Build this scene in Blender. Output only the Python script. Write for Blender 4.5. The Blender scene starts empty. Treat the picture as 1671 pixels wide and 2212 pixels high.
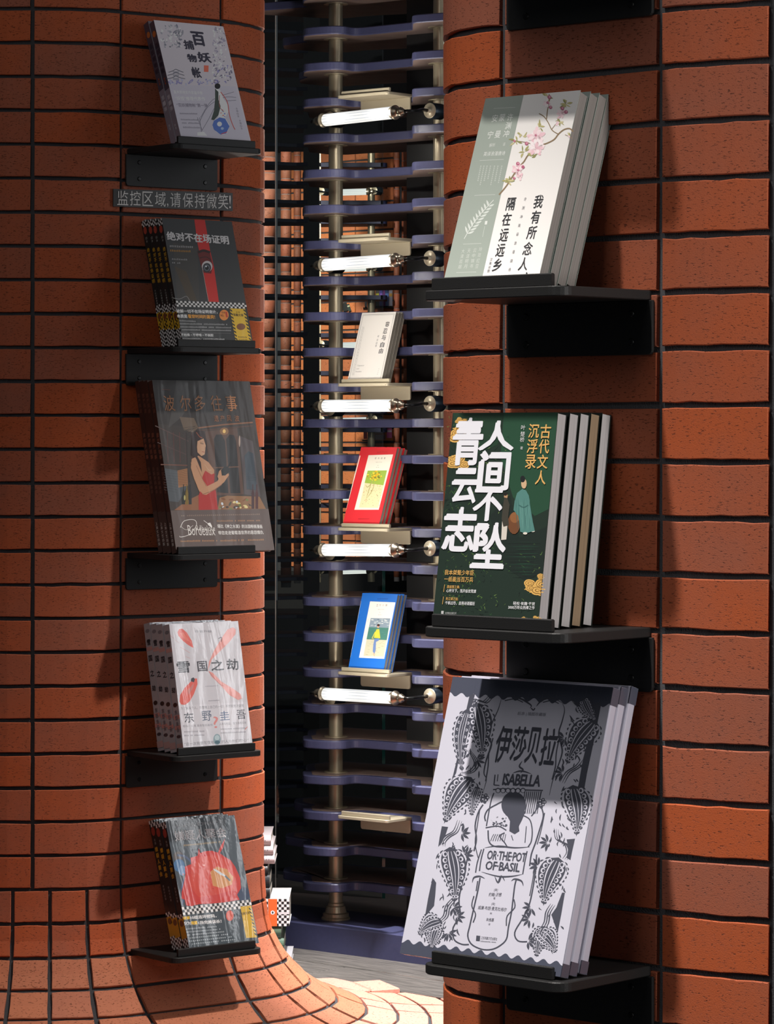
import bpy, bmesh, math, random
from mathutils import Vector, Matrix, noise
R = math.radians
SC = bpy.context.scene
COL = SC.collection
# ------------------------------------------------------------------ camera
ZC, F, CX, HY = 1.275, 7000.0, 835.5, 945.0        # eye height, focal length and principal point in pixels
cam_d = bpy.data.cameras.new('camera'); cam_d.sensor_fit = 'HORIZONTAL'; cam_d.sensor_width = 36
cam_d.lens = 36 * F / 1671; cam_d.shift_y = (HY - 1106) / 1671.0
cam_d.clip_end = 80
cam = bpy.data.objects.new('camera', cam_d); COL.objects.link(cam)
cam.location = (0, 0, ZC); cam.rotation_euler = (R(90), 0, 0)
SC.camera = cam
# ------------------------------------------------------------------ world, light, exposure
SC.view_settings.view_transform = 'Standard'; SC.view_settings.look = 'None'
SC.view_settings.exposure = 0.0; SC.view_settings.gamma = 1; SC.view_settings.use_curve_mapping = False
SC.cycles.max_bounces = 6; SC.cycles.diffuse_bounces = 3; SC.cycles.glossy_bounces = 4
SC.cycles.transparent_max_bounces = 12; SC.cycles.sample_clamp_indirect = 3; SC.cycles.use_denoising = True
w = bpy.data.worlds.new('world'); SC.world = w; w.use_nodes = True
w.node_tree.nodes['Background'].inputs[0].default_value = (0.85, 0.9, 1.0, 1)
w.node_tree.nodes['Background'].inputs[1].default_value = 0.055
def lamp(name, kind, loc, tgt, power, col=(1, 1, 1), **k):
    d = bpy.data.lights.new(name, kind); d.energy = power; d.color = col
    for a, v in k.items(): setattr(d, a, v)
    o = bpy.data.objects.new(name, d); COL.objects.link(o); o.location = loc
    o.rotation_euler = (Vector(tgt) - Vector(loc)).to_track_quat('-Z', 'Y').to_euler()
    return o
lamp('ceiling_spotlight', 'SPOT', (-0.67, 3.34, 3.78), (0.30, 4.10, -2.0), 320, (1, .94, .89), spot_size=R(50), spot_blend=1, shadow_soft_size=0.05)
lamp('ceiling_spotlight', 'SPOT', (-0.68, 3.33, 3.78), (0.34, 4.12, -1.6), 440, (1, .94, .89), spot_size=R(30), spot_blend=1, shadow_soft_size=0.05)  # second head added beside the first to brighten the lower bricks
lamp('ceiling_spotlight', 'SPOT', (1.17, 5.7, 3.78), (-0.10, 6.55, -0.6), 570, (1, .93, .87), spot_size=R(46), spot_blend=1, shadow_soft_size=0.05)
lamp('ceiling_spotlight', 'SPOT', (0.25, 6.6, 3.9), (0.08, 7.46, 0), 2000, (1, .97, .98), spot_size=R(22), spot_blend=0.7, shadow_soft_size=0.05)
lamp('far_wall_spotlight', 'SPOT', (-1.2, 13.0, 2.6), (-0.05, 16, 1.5), 800, (1, .9, .8), spot_size=R(50), spot_blend=0.7, shadow_soft_size=0.1)
lamp('added_side_light', 'AREA', (2.6, 6.15, 1.95), (-0.4, 6.8, 1.2), 13, (.95, .97, 1), shape='RECTANGLE', size=0.12, size_y=2.0)  # unseen strip, added for white streaks on the film-wrapped covers
lamp('added_side_light', 'AREA', (2.6, 6.7, 1.7), (-0.4, 6.8, 0.9), 5, (.95, .97, 1), shape='RECTANGLE', size=0.08, size_y=1.5)  # narrower unseen strip, added for the same streaks
lamp('added_side_light', 'AREA', (1.75, 2.9, 1.5), (0.25, 4.0, 1.1), 26, (1, .97, .94), shape='RECTANGLE', size=0.3, size_y=1.8)  # unseen light added to brighten the page edges on the right pillar
lamp('ceiling_panel_light', 'AREA', (-0.9, 4.4, 3.9), (-0.3, 6.0, 0.8), 6, (1, .95, .9), shape='RECTANGLE', size=1.0, size_y=1.0)  # unseen area light added as fill for the upper left bricks
lamp('ceiling_panel_light', 'AREA', (-1.5, 2.3, 3.2), (0.3, 4.1, 0.8), 17, (1, .97, .96), shape='RECTANGLE', size=1.5, size_y=1.5)  # unseen broad light added as front fill for the shaded covers
# ------------------------------------------------------------------ helpers
def lin(c):
    if isinstance(c, str): c = tuple(int(c[i:i + 2], 16) / 255 for i in (0, 2, 4))
    return tuple(x / 12.92 if x <= .04045 else ((x + .055) / 1.055) ** 2.4 for x in c)
def P3(x, y, D): return Vector(((x - CX) / F * D, D, ZC - (y - HY) / F * D))
def zpx(y, D): return ZC - (y - HY) / F * D
class MB:
    """collects faces, then becomes one mesh"""
    def __init__(s): s.v = []; s.f = []; s.m = []; s.sm = []
    def face(s, pts, mi=0, sm=False):
        n = len(s.v); s.v += [tuple(p) for p in pts]; s.f.append(tuple(range(n, n + len(pts)))); s.m.append(mi); s.sm.append(sm)
    def add(s, vs, fs, mi=0, sm=False):
        n = len(s.v); s.v += [tuple(p) for p in vs]
        for f in fs: s.f.append(tuple(i + n for i in f)); s.m.append(mi); s.sm.append(sm)
    def box(s, x0, x1, y0, y1, z0, z1, mi=0, M=None, ch=0.0):
        if ch:
            return s.prism([(x0, y0), (x1, y0), (x1, y1), (x0, y1)], z0, z1, mi, M, ch)
        vs = [Vector((x, y, z)) for z in (z0, z1) for x, y in ((x0, y0), (x1, y0), (x1, y1), (x0, y1))]
        if M: vs = [M @ v for v in vs]
        s.add(vs, [(3, 2, 1, 0), (4, 5, 6, 7), (0, 1, 5, 4), (1, 2, 6, 5), (2, 3, 7, 6), (3, 0, 4, 7)], mi)
    def prism(s, pts, z0, z1, mi=0, M=None, ch=0.0, top=None, bot=None, sm=False):
        """vertical prism of a counter-clockwise outline, edges chamfered by ch"""
        n = len(pts)
        def inset(d):
            out = []
            for i in range(n):
                a, b, c = Vector(pts[i - 1]), Vector(pts[i]), Vector(pts[(i + 1) % n])
                e1 = (b - a).normalized(); e2 = (c - b).normalized()
                n1 = Vector((-e1.y, e1.x)); n2 = Vector((-e2.y, e2.x)); m = n1 + n2
                if m.length < 1e-6: m = n1
                m.normalize(); k = max(.5, m.dot(n1)); out.append(b + m * d / k)
            return out
        rings = [(inset(ch), z0), (pts, z0 + ch), (pts, z1 - ch), (inset(ch), z1)] if ch else [(pts, z0), (pts, z1)]
        vs = [Vector((p[0], p[1], z)) for r, z in rings for p in r]
        if M: vs = [M @ v for v in vs]
        base = len(s.v); s.v += [tuple(v) for v in vs]; k = len(rings)
        for j in range(k - 1):
            for i in range(n):
                i2 = (i + 1) % n
                s.f.append((base + j * n + i, base + j * n + i2, base + (j + 1) * n + i2, base + (j + 1) * n + i)); s.m.append(mi); s.sm.append(sm)
        s.f.append(tuple(base + i for i in reversed(range(n)))); s.m.append(mi if bot is None else bot); s.sm.append(False)
        s.f.append(tuple(base + (k - 1) * n + i for i in range(n))); s.m.append(mi if top is None else top); s.sm.append(False)
    def lathe(s, prof, M, seg=24, mi=0, sm=True):
        """prof = (radius, height) pairs round the local z axis of M"""
        vs = []
        for r, h in prof:
            for i in range(seg):
                a = 2 * math.pi * i / seg; vs.append(M @ Vector((r * math.cos(a), r * math.sin(a), h)))
        fs = []
        for j in range(len(prof) - 1):
            for i in range(seg):
                i2 = (i + 1) % seg; fs.append((j * seg + i, j * seg + i2, (j + 1) * seg + i2, (j + 1) * seg + i))
        s.add(vs, fs, mi, sm)
        s.face([M @ Vector((prof[0][0] * math.cos(2 * math.pi * i / seg), prof[0][0] * math.sin(2 * math.pi * i / seg), prof[0][1])) for i in reversed(range(seg))], mi)
        s.face([M @ Vector((prof[-1][0] * math.cos(2 * math.pi * i / seg), prof[-1][0] * math.sin(2 * math.pi * i / seg), prof[-1][1])) for i in range(seg)], mi)
    def tube(s, pts, r, seg=10, mi=0):
        pts = [Vector(p) for p in pts]
        for a in range(len(pts)):
            pass
        rings = []
        for i, p in enumerate(pts):
            t = (pts[min(i + 1, len(pts) - 1)] - pts[max(i - 1, 0)]).normalized()
            u = t.cross(Vector((0, 0, 1)));  u = u.normalized() if u.length > 1e-4 else Vector((1, 0, 0)); v = t.cross(u)
            rings.append([p + (u * math.cos(2 * math.pi * k / seg) + v * math.sin(2 * math.pi * k / seg)) * r for k in range(seg)])
        vs = [q for g in rings for q in g]; fs = []
        for j in range(len(rings) - 1):
            for k in range(seg):
                k2 = (k + 1) % seg; fs.append((j * seg + k, (j + 1) * seg + k, (j + 1) * seg + k2, j * seg + k2))
        fs.append(tuple(range(seg))); fs.append(tuple(reversed(range((len(rings) - 1) * seg, len(rings) * seg))))
        s.add(vs, fs, mi, True)
    def mesh(s, name, mats):
        me = bpy.data.meshes.new(name); me.from_pydata(s.v, [], s.f)
        for m in (mats if isinstance(mats, (list, tuple)) else [mats]): me.materials.append(m)
        me.polygons.foreach_set('material_index', s.m); me.polygons.foreach_set('use_smooth', s.sm); me.update()
        return me
def link(name, me, parent=None, M=None):
    o = bpy.data.objects.new(name, me); COL.objects.link(o)
    if parent is not None: o.parent = parent
    if M is not None: o.matrix_world = M
    return o
def obj(name, mb, mats, parent=None): return link(name, mb.mesh(name, mats), parent)
def tag(o, label, cat, group=None):
    o['label'] = label; o['category'] = cat
    if group: o['group'] = group
    return o
def thing(name, label, cat, M=None, group=None):
    o = bpy.data.objects.new(name, None); COL.objects.link(o); o.empty_display_size = .05
    if M is not None: o.matrix_world = M
    return tag(o, label, cat, group)
def struct(o): o['kind'] = 'structure'; return o
def dup(root, M, label=None, group=None):
    r = root.copy(); COL.objects.link(r); r.matrix_world = M
    if label: r['label'] = label
    if group: r['group'] = group
    for ch in list(root.children):
        c = ch.copy(); COL.objects.link(c); c.parent = r
        for g in list(ch.children):
            d = g.copy(); COL.objects.link(d); d.parent = c
    return r
# ------------------------------------------------------------------ materials
def nt(name):
    m = bpy.data.materials.new(name); m.use_nodes = True; t = m.node_tree
    return m, t, t.nodes['Principled BSDF']
def node(t, typ, **k):
    n = t.nodes.new(typ)
    for a, v in k.items(): setattr(n, a, v)
    return n
def plain(name, c, rough=.5, metal=0.0, bump=0.0, scale=200, var=0.0, coat=0.0, emit=0.0, spec=.5):
    m, t, b = nt(name); c = lin(c)
    b.inputs['Base Color'].default_value = (*c, 1); b.inputs['Roughness'].default_value = rough; b.inputs['Metallic'].default_value = metal
    b.inputs['Coat Weight'].default_value = coat; b.inputs['Specular IOR Level'].default_value = spec
    if emit: b.inputs['Emission Color'].default_value = (*c, 1); b.inputs['Emission Strength'].default_value = emit
    if bump or var:
        tc = node(t, 'ShaderNodeTexCoord'); n = node(t, 'ShaderNodeTexNoise'); n.inputs['Scale'].default_value = scale; n.inputs['Detail'].default_value = 4
        t.links.new(tc.outputs['Object'], n.inputs['Vector'])
        if bump:
            bp = node(t, 'ShaderNodeBump'); bp.inputs['Strength'].default_value = bump; bp.inputs['Distance'].default_value = .002
            t.links.new(n.outputs['Fac'], bp.inputs['Height']); t.links.new(bp.outputs['Normal'], b.inputs['Normal'])
        if var:
            mx = node(t, 'ShaderNodeMix', data_type='RGBA'); mx.inputs['A'].default_value = (*[x * (1 - var) for x in c], 1); mx.inputs['B'].default_value = (*[min(1, x * (1 + var)) for x in c], 1)
            t.links.new(n.outputs['Fac'], mx.inputs['Factor']); t.links.new(mx.outputs['Result'], b.inputs['Base Color'])
    return m
def brick_mat(name, c1, c2, fine=1.0):
    m, t, b = nt(name); L = t.links.new
    tc = node(t, 'ShaderNodeTexCoord'); oi = node(t, 'ShaderNodeObjectInfo')
    rv = node(t, 'ShaderNodeMath', operation='MULTIPLY'); L(oi.outputs['Random'], rv.inputs[0]); rv.inputs[1].default_value = 61.7
    vec = node(t, 'ShaderNodeVectorMath', operation='ADD'); L(tc.outputs['Object'], vec.inputs[0]); L(rv.outputs[0], vec.inputs[1])   # every brick has its own pits
    ramp = node(t, 'ShaderNodeMix', data_type='RGBA'); ramp.inputs['A'].default_value = (*lin(c1), 1); ramp.inputs['B'].default_value = (*lin(c2), 1)
    n1 = node(t, 'ShaderNodeTexNoise'); n1.inputs['Scale'].default_value = 14 * fine; n1.inputs['Detail'].default_value = 3; L(vec.outputs[0], n1.inputs['Vector'])
    ad = node(t, 'ShaderNodeMath', operation='MULTIPLY_ADD'); L(n1.outputs['Fac'], ad.inputs[0]); ad.inputs[1].default_value = .9; 
    sb = node(t, 'ShaderNodeMath', operation='MULTIPLY_ADD'); L(oi.outputs['Random'], sb.inputs[0]); sb.inputs[1].default_value = 1.0; sb.inputs[2].default_value = -.45
    L(sb.outputs[0], ad.inputs[2]); ad.use_clamp = True; L(ad.outputs[0], ramp.inputs['Factor'])
    # burnt dark streaks and pits, drawn out along the brick
    mp = node(t, 'ShaderNodeMapping'); mp.inputs['Scale'].default_value = (1, 1, 3.6); L(vec.outputs[0], mp.inputs['Vector'])
    pit = node(t, 'ShaderNodeTexNoise'); pit.inputs['Scale'].default_value = 170 * fine; pit.inputs['Detail'].default_value = 2; pit.inputs['Roughness'].default_value = .6; L(mp.outputs[0], pit.inputs['Vector'])
    pr = node(t, 'ShaderNodeValToRGB'); pr.color_ramp.elements[0].position = .30; pr.color_ramp.elements[0].color = (0, 0, 0, 1); pr.color_ramp.elements[1].position = .39; pr.color_ramp.elements[1].color = (1, 1, 1, 1)
    L(pit.outputs['Fac'], pr.inputs['Fac'])
    vo = node(t, 'ShaderNodeTexNoise'); vo.inputs['Scale'].default_value = 620 * fine; vo.inputs['Detail'].default_value = 2; L(vec.outputs[0], vo.inputs['Vector'])
    gr = node(t, 'ShaderNodeMath', operation='MULTIPLY_ADD'); L(vo.outputs['Fac'], gr.inputs[0]); gr.inputs[1].default_value = .35; L(pr.outputs['Color'], gr.inputs[2])
    mul = node(t, 'ShaderNodeMix', data_type='RGBA', blend_type='MULTIPLY'); mul.inputs['Factor'].default_value = .6
    L(ramp.outputs['Result'], mul.inputs['A']); L(pr.outputs['Color'], mul.inputs['B']); L(mul.outputs['Result'], b.inputs['Base Color'])
    bp = node(t, 'ShaderNodeBump'); bp.inputs['Strength'].default_value = .9; bp.inputs['Distance'].default_value = .0009
    L(gr.outputs[0], bp.inputs['Height']); L(bp.outputs['Normal'], b.inputs['Normal'])
    b.inputs['Roughness'].default_value = .72; b.inputs['Specular IOR Level'].default_value = .3
    return m
M_BRICK = brick_mat('brick_clay', 'b4562d', '9c5a44')
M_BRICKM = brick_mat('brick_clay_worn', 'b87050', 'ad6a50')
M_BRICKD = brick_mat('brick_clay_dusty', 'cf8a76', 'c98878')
M_BRICKF = brick_mat('brick_clay_far', 'c87848', 'b06a48', .5)
M_MORTAR = plain('mortar_dark', '37383b', .9, bump=.6, scale=500, var=.25)
M_BLACK = plain('black_powder_coat', '1c1c1c', .5, bump=.15, scale=900, spec=.3)
M_SCREW = plain('screw_black', '1c1c1c', .3, metal=.6)
M_CHAMP = plain('champagne_metal', 'aca28c', .4, metal=.35, bump=.05, scale=900)
M_NICKEL = plain('brushed_nickel', '8f8676', .3, metal=.95, bump=.04, scale=700)
M_POLE = plain('satin_bronze_pole', 'a0957f', .36, metal=.6, bump=.05, scale=500)
M_BLUE = plain('indigo_lacquer', '3c3e5c', .42, bump=.1, scale=90, var=.14)
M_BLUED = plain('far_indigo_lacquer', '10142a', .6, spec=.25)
M_NAVY = plain('dark_metal_blue', '2b333c', .3, metal=.7)
M_DARK = plain('dark_panel', '161617', .4)
M_VOID = plain('void_black', '08080a', .7)  # near black, puts the darkness of the far side into the colour
M_GLOW = None
def wood(name, c1, c2, scale, rough=.5, ang=0.0, bump=.3):
    m, t, b = nt(name); L = t.links.new
    tc = node(t, 'ShaderNodeTexCoord'); mp = node(t, 'ShaderNodeMapping'); mp.inputs['Scale'].default_value = scale; mp.inputs['Rotation'].default_value = (0, 0, ang)
    mp.vector_type = 'TEXTURE' if False else 'POINT'
    L(tc.outputs['Object'], mp.inputs['Vector']); n = node(t, 'ShaderNodeTexNoise'); n.inputs['Scale'].default_value = 6; n.inputs['Detail'].default_value = 8; n.inputs['Roughness'].default_value = .65
    L(mp.outputs[0], n.inputs['Vector'])
    r = node(t, 'ShaderNodeValToRGB'); r.color_ramp.elements[0].position = .35; r.color_ramp.elements[1].position = .68
    r.color_ramp.elements[0].color = (*lin(c1), 1); r.color_ramp.elements[1].color = (*lin(c2), 1); L(n.outputs['Fac'], r.inputs['Fac']); L(r.outputs['Color'], b.inputs['Base Color'])
    bp = node(t, 'ShaderNodeBump'); bp.inputs['Strength'].default_value = bump; bp.inputs['Distance'].default_value = .0008; L(n.outputs['Fac'], bp.inputs['Height']); L(bp.outputs['Normal'], b.inputs['Normal'])
    b.inputs['Roughness'].default_value = rough
    return m
M_PLANK = wood('grey_weathered_wood', '383633', '6c6762', (2, 40, 8), .5)
M_PLY = wood('brown_shelf_veneer', '5a4a46', '85736c', (3, 30, 3), .45, R(42))
M_TAN = wood('pale_sill', '7d706a', '9a8b84', (2, 20, 2), .4, R(42))
# ------------------------------------------------------------------ brick walls on a curved plan
class Plan:
    """closed smooth plan curve through points, parametrised by arc length; outward side on the right of travel"""
    def __init__(s, pts, flat):
        n = len(pts); d = []
        for i in range(n):
            p0, p1, p2, p3 = [Vector(pts[(i + k) % n]) for k in (-1, 0, 1, 2)]
            for j in range(24):
                t = j / 24.0
                if i in flat: q = p1.lerp(p2, t)
                else:
                    a, b = (p2 - p0) * .5, (p3 - p1) * .5
                    if (i - 1) % n in flat: a = (p1 - p0).normalized() * (p2 - p1).length
                    if (i + 1) % n in flat: b = (p3 - p2).normalized() * (p2 - p1).length
                    q = p1 * (2 * t ** 3 - 3 * t * t + 1) + a * (t ** 3 - 2 * t * t + t) + p2 * (-2 * t ** 3 + 3 * t * t) + b * (t ** 3 - t * t)
                d.append(q)
        s.d = d; s.n = n; s.s = [0.0]
        for i in range(1, len(d) + 1): s.s.append(s.s[-1] + (d[i % len(d)] - d[i - 1]).length)
        s.L = s.s[-1]
    def at_pt(s, i): return s.s[(i % s.n) * 24]
    def pos(s, a):
        a %= s.L
        import bisect
        i = min(bisect.bisect_right(s.s, a) - 1, len(s.d) - 1)
        t = (a - s.s[i]) / max(1e-9, s.s[i + 1] - s.s[i])
        return s.d[i].lerp(s.d[(i + 1) % len(s.d)], t)
    def nrm(s, a):
        t = s.pos(a + .004) - s.pos(a - .004); t.normalize(); return Vector((t.y, -t.x))
BR_D = .03
def brick_mesh(surf, a0, a1, b0, b1, n, mat, seed, g=.0037, prot=0.0, nb=1):
    """one brick: a patch of surf(a, b, off) with worn, slightly chamfered edges; g = half joint"""
    rnd = random.Random(seed); a0 += g; a1 -= g; b0 += g; b1 -= g; ch = .0012
    j = lambda s=.0010: rnd.uniform(-s, s)
    cols = []
    N = max(2, n)
    for i in range(N + 1):
        a = a0 + (a1 - a0) * i / N
        ai = min(max(a, a0 + ch), a1 - ch)
        jb, jt = j(), j()
        row = [surf(a, b0 + jb, -BR_D), surf(a, b0 + jb, prot - ch)]
        for q in range(nb + 1):
            bb = b0 + ch + (b1 - b0 - 2 * ch) * q / nb
            row.append(surf(ai, bb + (jb if q == 0 else jt if q == nb else 0), prot))
        row += [surf(a, b1 + jt, prot - ch), surf(a, b1 + jt, -BR_D)]
        cols.append(row)
    k = len(cols[0]); c = sum((v for r_ in cols for v in r_), Vector()) / (k * (N + 1))
    vs = [v - c for r_ in cols for v in r_]; fs = []
    for i in range(N):
        for q in range(k - 1): fs.append((i * k + q, (i + 1) * k + q, (i + 1) * k + q + 1, i * k + q + 1))
    fs.append(tuple(range(k))); fs.append(tuple(reversed(range(N * k, (N + 1) * k))))
    me = bpy.data.meshes.new('brick'); me.from_pydata(vs, [], fs); me.materials.append(mat)
    me.polygons.foreach_set('use_smooth', [False] * len(fs)); me.update()
    return me, c
def add_brick(surf, a0, a1, b0, b1, n, parent, seed, mat=None, nb=1, **k):
    me, c = brick_mesh(surf, a0, a1, b0, b1, n, mat or M_BRICK, seed, nb=nb, prot=random.Random(seed).uniform(0, .0016), **k)
    o = bpy.data.objects.new('brick', me); COL.objects.link(o); o.parent = parent; o.location = c
    return o
def core(name, surf, aa, bb, off=-.0055, closed=True):
    mb = MB(); vs = [surf(a, b, off) for b in bb for a in aa]; n = len(aa); fs = []
    for j in range(len(bb) - 1):
        for i in range(n if closed else n - 1):
            i2 = (i + 1) % n; fs.append((j * n + i, j * n + i2, (j + 1) * n + i2, (j + 1) * n + i))
    if closed: fs.append(tuple((len(bb) - 1) * n + i for i in range(n)))
    mb.add(vs, fs, 0, True)
    return struct(obj(name, mb, M_MORTAR))
# right-hand pillar
PR = Plan([(.1494, 4.192), (.3385, 4.026), (.4679, 3.948), (.62, 3.90), (.80, 3.93), (.95, 4.1), (.98, 4.4), (.8, 4.65), (.45, 4.72), (.2, 4.62), (.095, 4.46), (.0812, 4.289)], {0})
NR = (HY - 23.6) / 121.7
def surfR(a, b, off):
    p = PR.pos(a) + PR.nrm(a) * off; return Vector((p.x, p.y, b))
zr = lambda k: ZC + (NR - k) * .07
wallR = core('wall_right', surfR, [PR.L * i / 120 for i in range(120)], [0, zr(-5)])
jr = [PR.at_pt(10) - .02, PR.at_pt(0), PR.at_pt(1), PR.at_pt(2)]
jr[0] = PR.at_pt(0) - .25 + PR.L; jr = [jr[0] - PR.L] + jr[1:]
jr = [jr[0] - .25] + jr + [jr[3] + .2, jr[3] + .45]
sd = 1
for k in range(-5, 25):
    for i in range(len(jr) - 1):
        sd += 1
        if zr(k + 1) < .005: continue
        add_brick(surfR, jr[i], jr[i + 1], zr(k + 1), zr(k), 2 if i == 2 else 12 if i == 1 else 7, wallR, sd)
# left-hand pillar, its foot flaring out into the floor
PL = Plan([(-.5522, 6.740), (-.3521, 6.894), (-.278, 7.014), (-.272, 7.10), (-.31, 7.25), (-.45, 7.42), (-.7, 7.5), (-1.0, 7.45), (-1.2, 7.25), (-1.22, 7.0), (-1.10, 6.80), (-.92, 6.715), (-.7317, 6.691)][::-1], {11})
_n = PL.n
def idx(i): return _n - 1 - i           # index of the original point i in the reversed list
def _nr(a): return -PL.nrm(a)
NL = (HY - 25.1) / 72.7
zl = lambda k: ZC + (NL - k) * .07
FP = [(0, zl(26)), (.003, .285), (.012, .222), (.042, .158), (.088, .103), (.14, .064), (.198, .036), (.26, .018), (.33, .008), (.42, .003), (.52, .001), (.64, 0), (1.6, 0)]
FS = [0.0]
for i in range(1, len(FP)): FS.append(FS[-1] + math.dist(FP[i], FP[i - 1]))
def flare(b):
    """b = arc length down from the last straight course -> (offset, z, normal in that section)"""
    b = max(0, min(b, FS[-1] - 1e-6))
    i = max(j for j in range(len(FS) - 1) if FS[j] <= b); t = (b - FS[i]) / (FS[i + 1] - FS[i])
    p0 = Vector(FP[max(i - 1, 0)]); p1 = Vector(FP[i]); p2 = Vector(FP[i + 1]); p3 = Vector(FP[min(i + 2, len(FP) - 1)])
    L = (p2 - p1).length
    ta = ((p2 - p0).normalized() if i else (p2 - p1).normalized()) * L; tb = (p3 - p1).normalized() * L
    q = p1 * (2 * t ** 3 - 3 * t * t + 1) + ta * (t ** 3 - 2 * t * t + t) + p2 * (-2 * t ** 3 + 3 * t * t) + tb * (t ** 3 - t * t)
    dq = p1 * (6 * t * t - 6 * t) + ta * (3 * t * t - 4 * t + 1) + p2 * (6 * t - 6 * t * t) + tb * (3 * t * t - 2 * t)
    dq.normalize()
    return q.x, q.y, Vector((-dq.y, dq.x))
def surfL(a, b, off):
    # b above zl(26): height; below: encoded as zl(26) - arc length
    nn = _nr(a); p = PL.pos(a)
    if b >= FP[0][1]: p = p + nn * off; return Vector((p.x, p.y, b))
    o, z, n2 = flare(FP[0][1] - b); o += n2.x * off; z += n2.y * off
    p = p + nn * o; return Vector((p.x, p.y, z))
aR, aM, aS = PL.at_pt(idx(0)), PL.at_pt(idx(1)), PL.at_pt(idx(2))
# travel direction of PL: decreasing a goes left -> right in the picture
bb = [zl(-6), FP[0][1]] + [FP[0][1] - .02 * i for i in range(1, 68)]
wallL = core('wall_left', surfL, [PL.L * i / 160 for i in range(160)][::-1], bb[::-1])
aL = PL.L
# joints listed left -> right as decreasing arc length; the surface is mirrored so bricks take (small, large)
jl = [aL + .52, aL + .25, aL, aR, aM, aM - .25, aM - .50]
def addL(aa, ab, b0, b1, n, seed, nb=1, parent=None, mat=None):
    f = lambda a, b, off: surfL(-a, b, off)
    return add_brick(f, -aa, -ab, b0, b1, n, parent or wallL, seed, mat=mat, nb=nb)
for k in range(-6, 26):
    for i in range(len(jl) - 1):
        sd += 1; addL(jl[i], jl[i + 1], zl(k + 1), zl(k), 2 if i == 3 else 10 if i == 4 else 5, sd)
jf = [aR + .0765 * i for i in range(8, 0, -1)] + [aR, aM] + [aM - .0765 * i for i in range(1, 8)]
ff = FP[0][1]
for r in range(0, 6):
    for i in range(len(jf) - 1):
        sd += 1; big = jf[i] == aR
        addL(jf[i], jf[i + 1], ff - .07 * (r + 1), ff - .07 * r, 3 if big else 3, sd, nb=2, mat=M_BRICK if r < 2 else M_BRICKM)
# ------------------------------------------------------------------ floor
UE = Vector((math.cos(R(41.5)), -math.sin(R(41.5)), 0)); UN = Vector((math.sin(R(41.5)), math.cos(R(41.5)), 0))   # shop grid: along / away
mb = MB(); mb.box(-6, 6, 1, 22, -.05, -.012); floor = struct(obj('floor', mb, M_MORTAR))
for r in range(6, 16):                      # paving bricks ringing the foot of the pillar
    for i in range(len(jf) - 1):
        c = surfL((jf[i] + jf[i + 1]) / 2, ff - .07 * (r + .5), 0)
        if c.y > 8.0 or c.x < -1.2: continue
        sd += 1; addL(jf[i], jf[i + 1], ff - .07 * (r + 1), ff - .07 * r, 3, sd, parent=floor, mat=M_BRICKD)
def gridM(o, z): 
    M = Matrix.Identity(4); M.col[0][:3] = UE; M.col[1][:3] = UN; M.col[2][:3] = (0, 0, 1); M.col[3][:3] = (o[0], o[1], z); return M
wl = Vector((-.209, 7.64, 0))               # a point on the edge where the wood begins
for i in range(0, 5):
    y0 = .004 + i * .17 if i else 0
    for j in range(-2, 3):
        mb = MB(); s0 = j * .9 + (i % 2) * .37; mb.box(0, .896, 0, .166, -.012, .006, ch=.0015)
        o = obj('plank', mb, M_PLANK, floor); o.matrix_world = gridM(wl + UE * s0 + UN * y0, 0)
mb = MB()                                    # raised brick kerb at the end of the paving
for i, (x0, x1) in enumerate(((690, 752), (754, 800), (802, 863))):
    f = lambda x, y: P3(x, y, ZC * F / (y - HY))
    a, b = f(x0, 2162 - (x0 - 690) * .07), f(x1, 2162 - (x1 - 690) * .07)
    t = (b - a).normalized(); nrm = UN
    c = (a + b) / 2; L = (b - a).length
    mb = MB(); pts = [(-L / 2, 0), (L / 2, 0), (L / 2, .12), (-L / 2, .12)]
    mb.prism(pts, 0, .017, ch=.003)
    o = obj('brick', mb, M_BRICKD, floor); ang = math.atan2(t.y, t.x); o.matrix_world = Matrix.Translation((c.x, c.y, .0)) @ Matrix.Rotation(ang, 4, 'Z')
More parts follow.
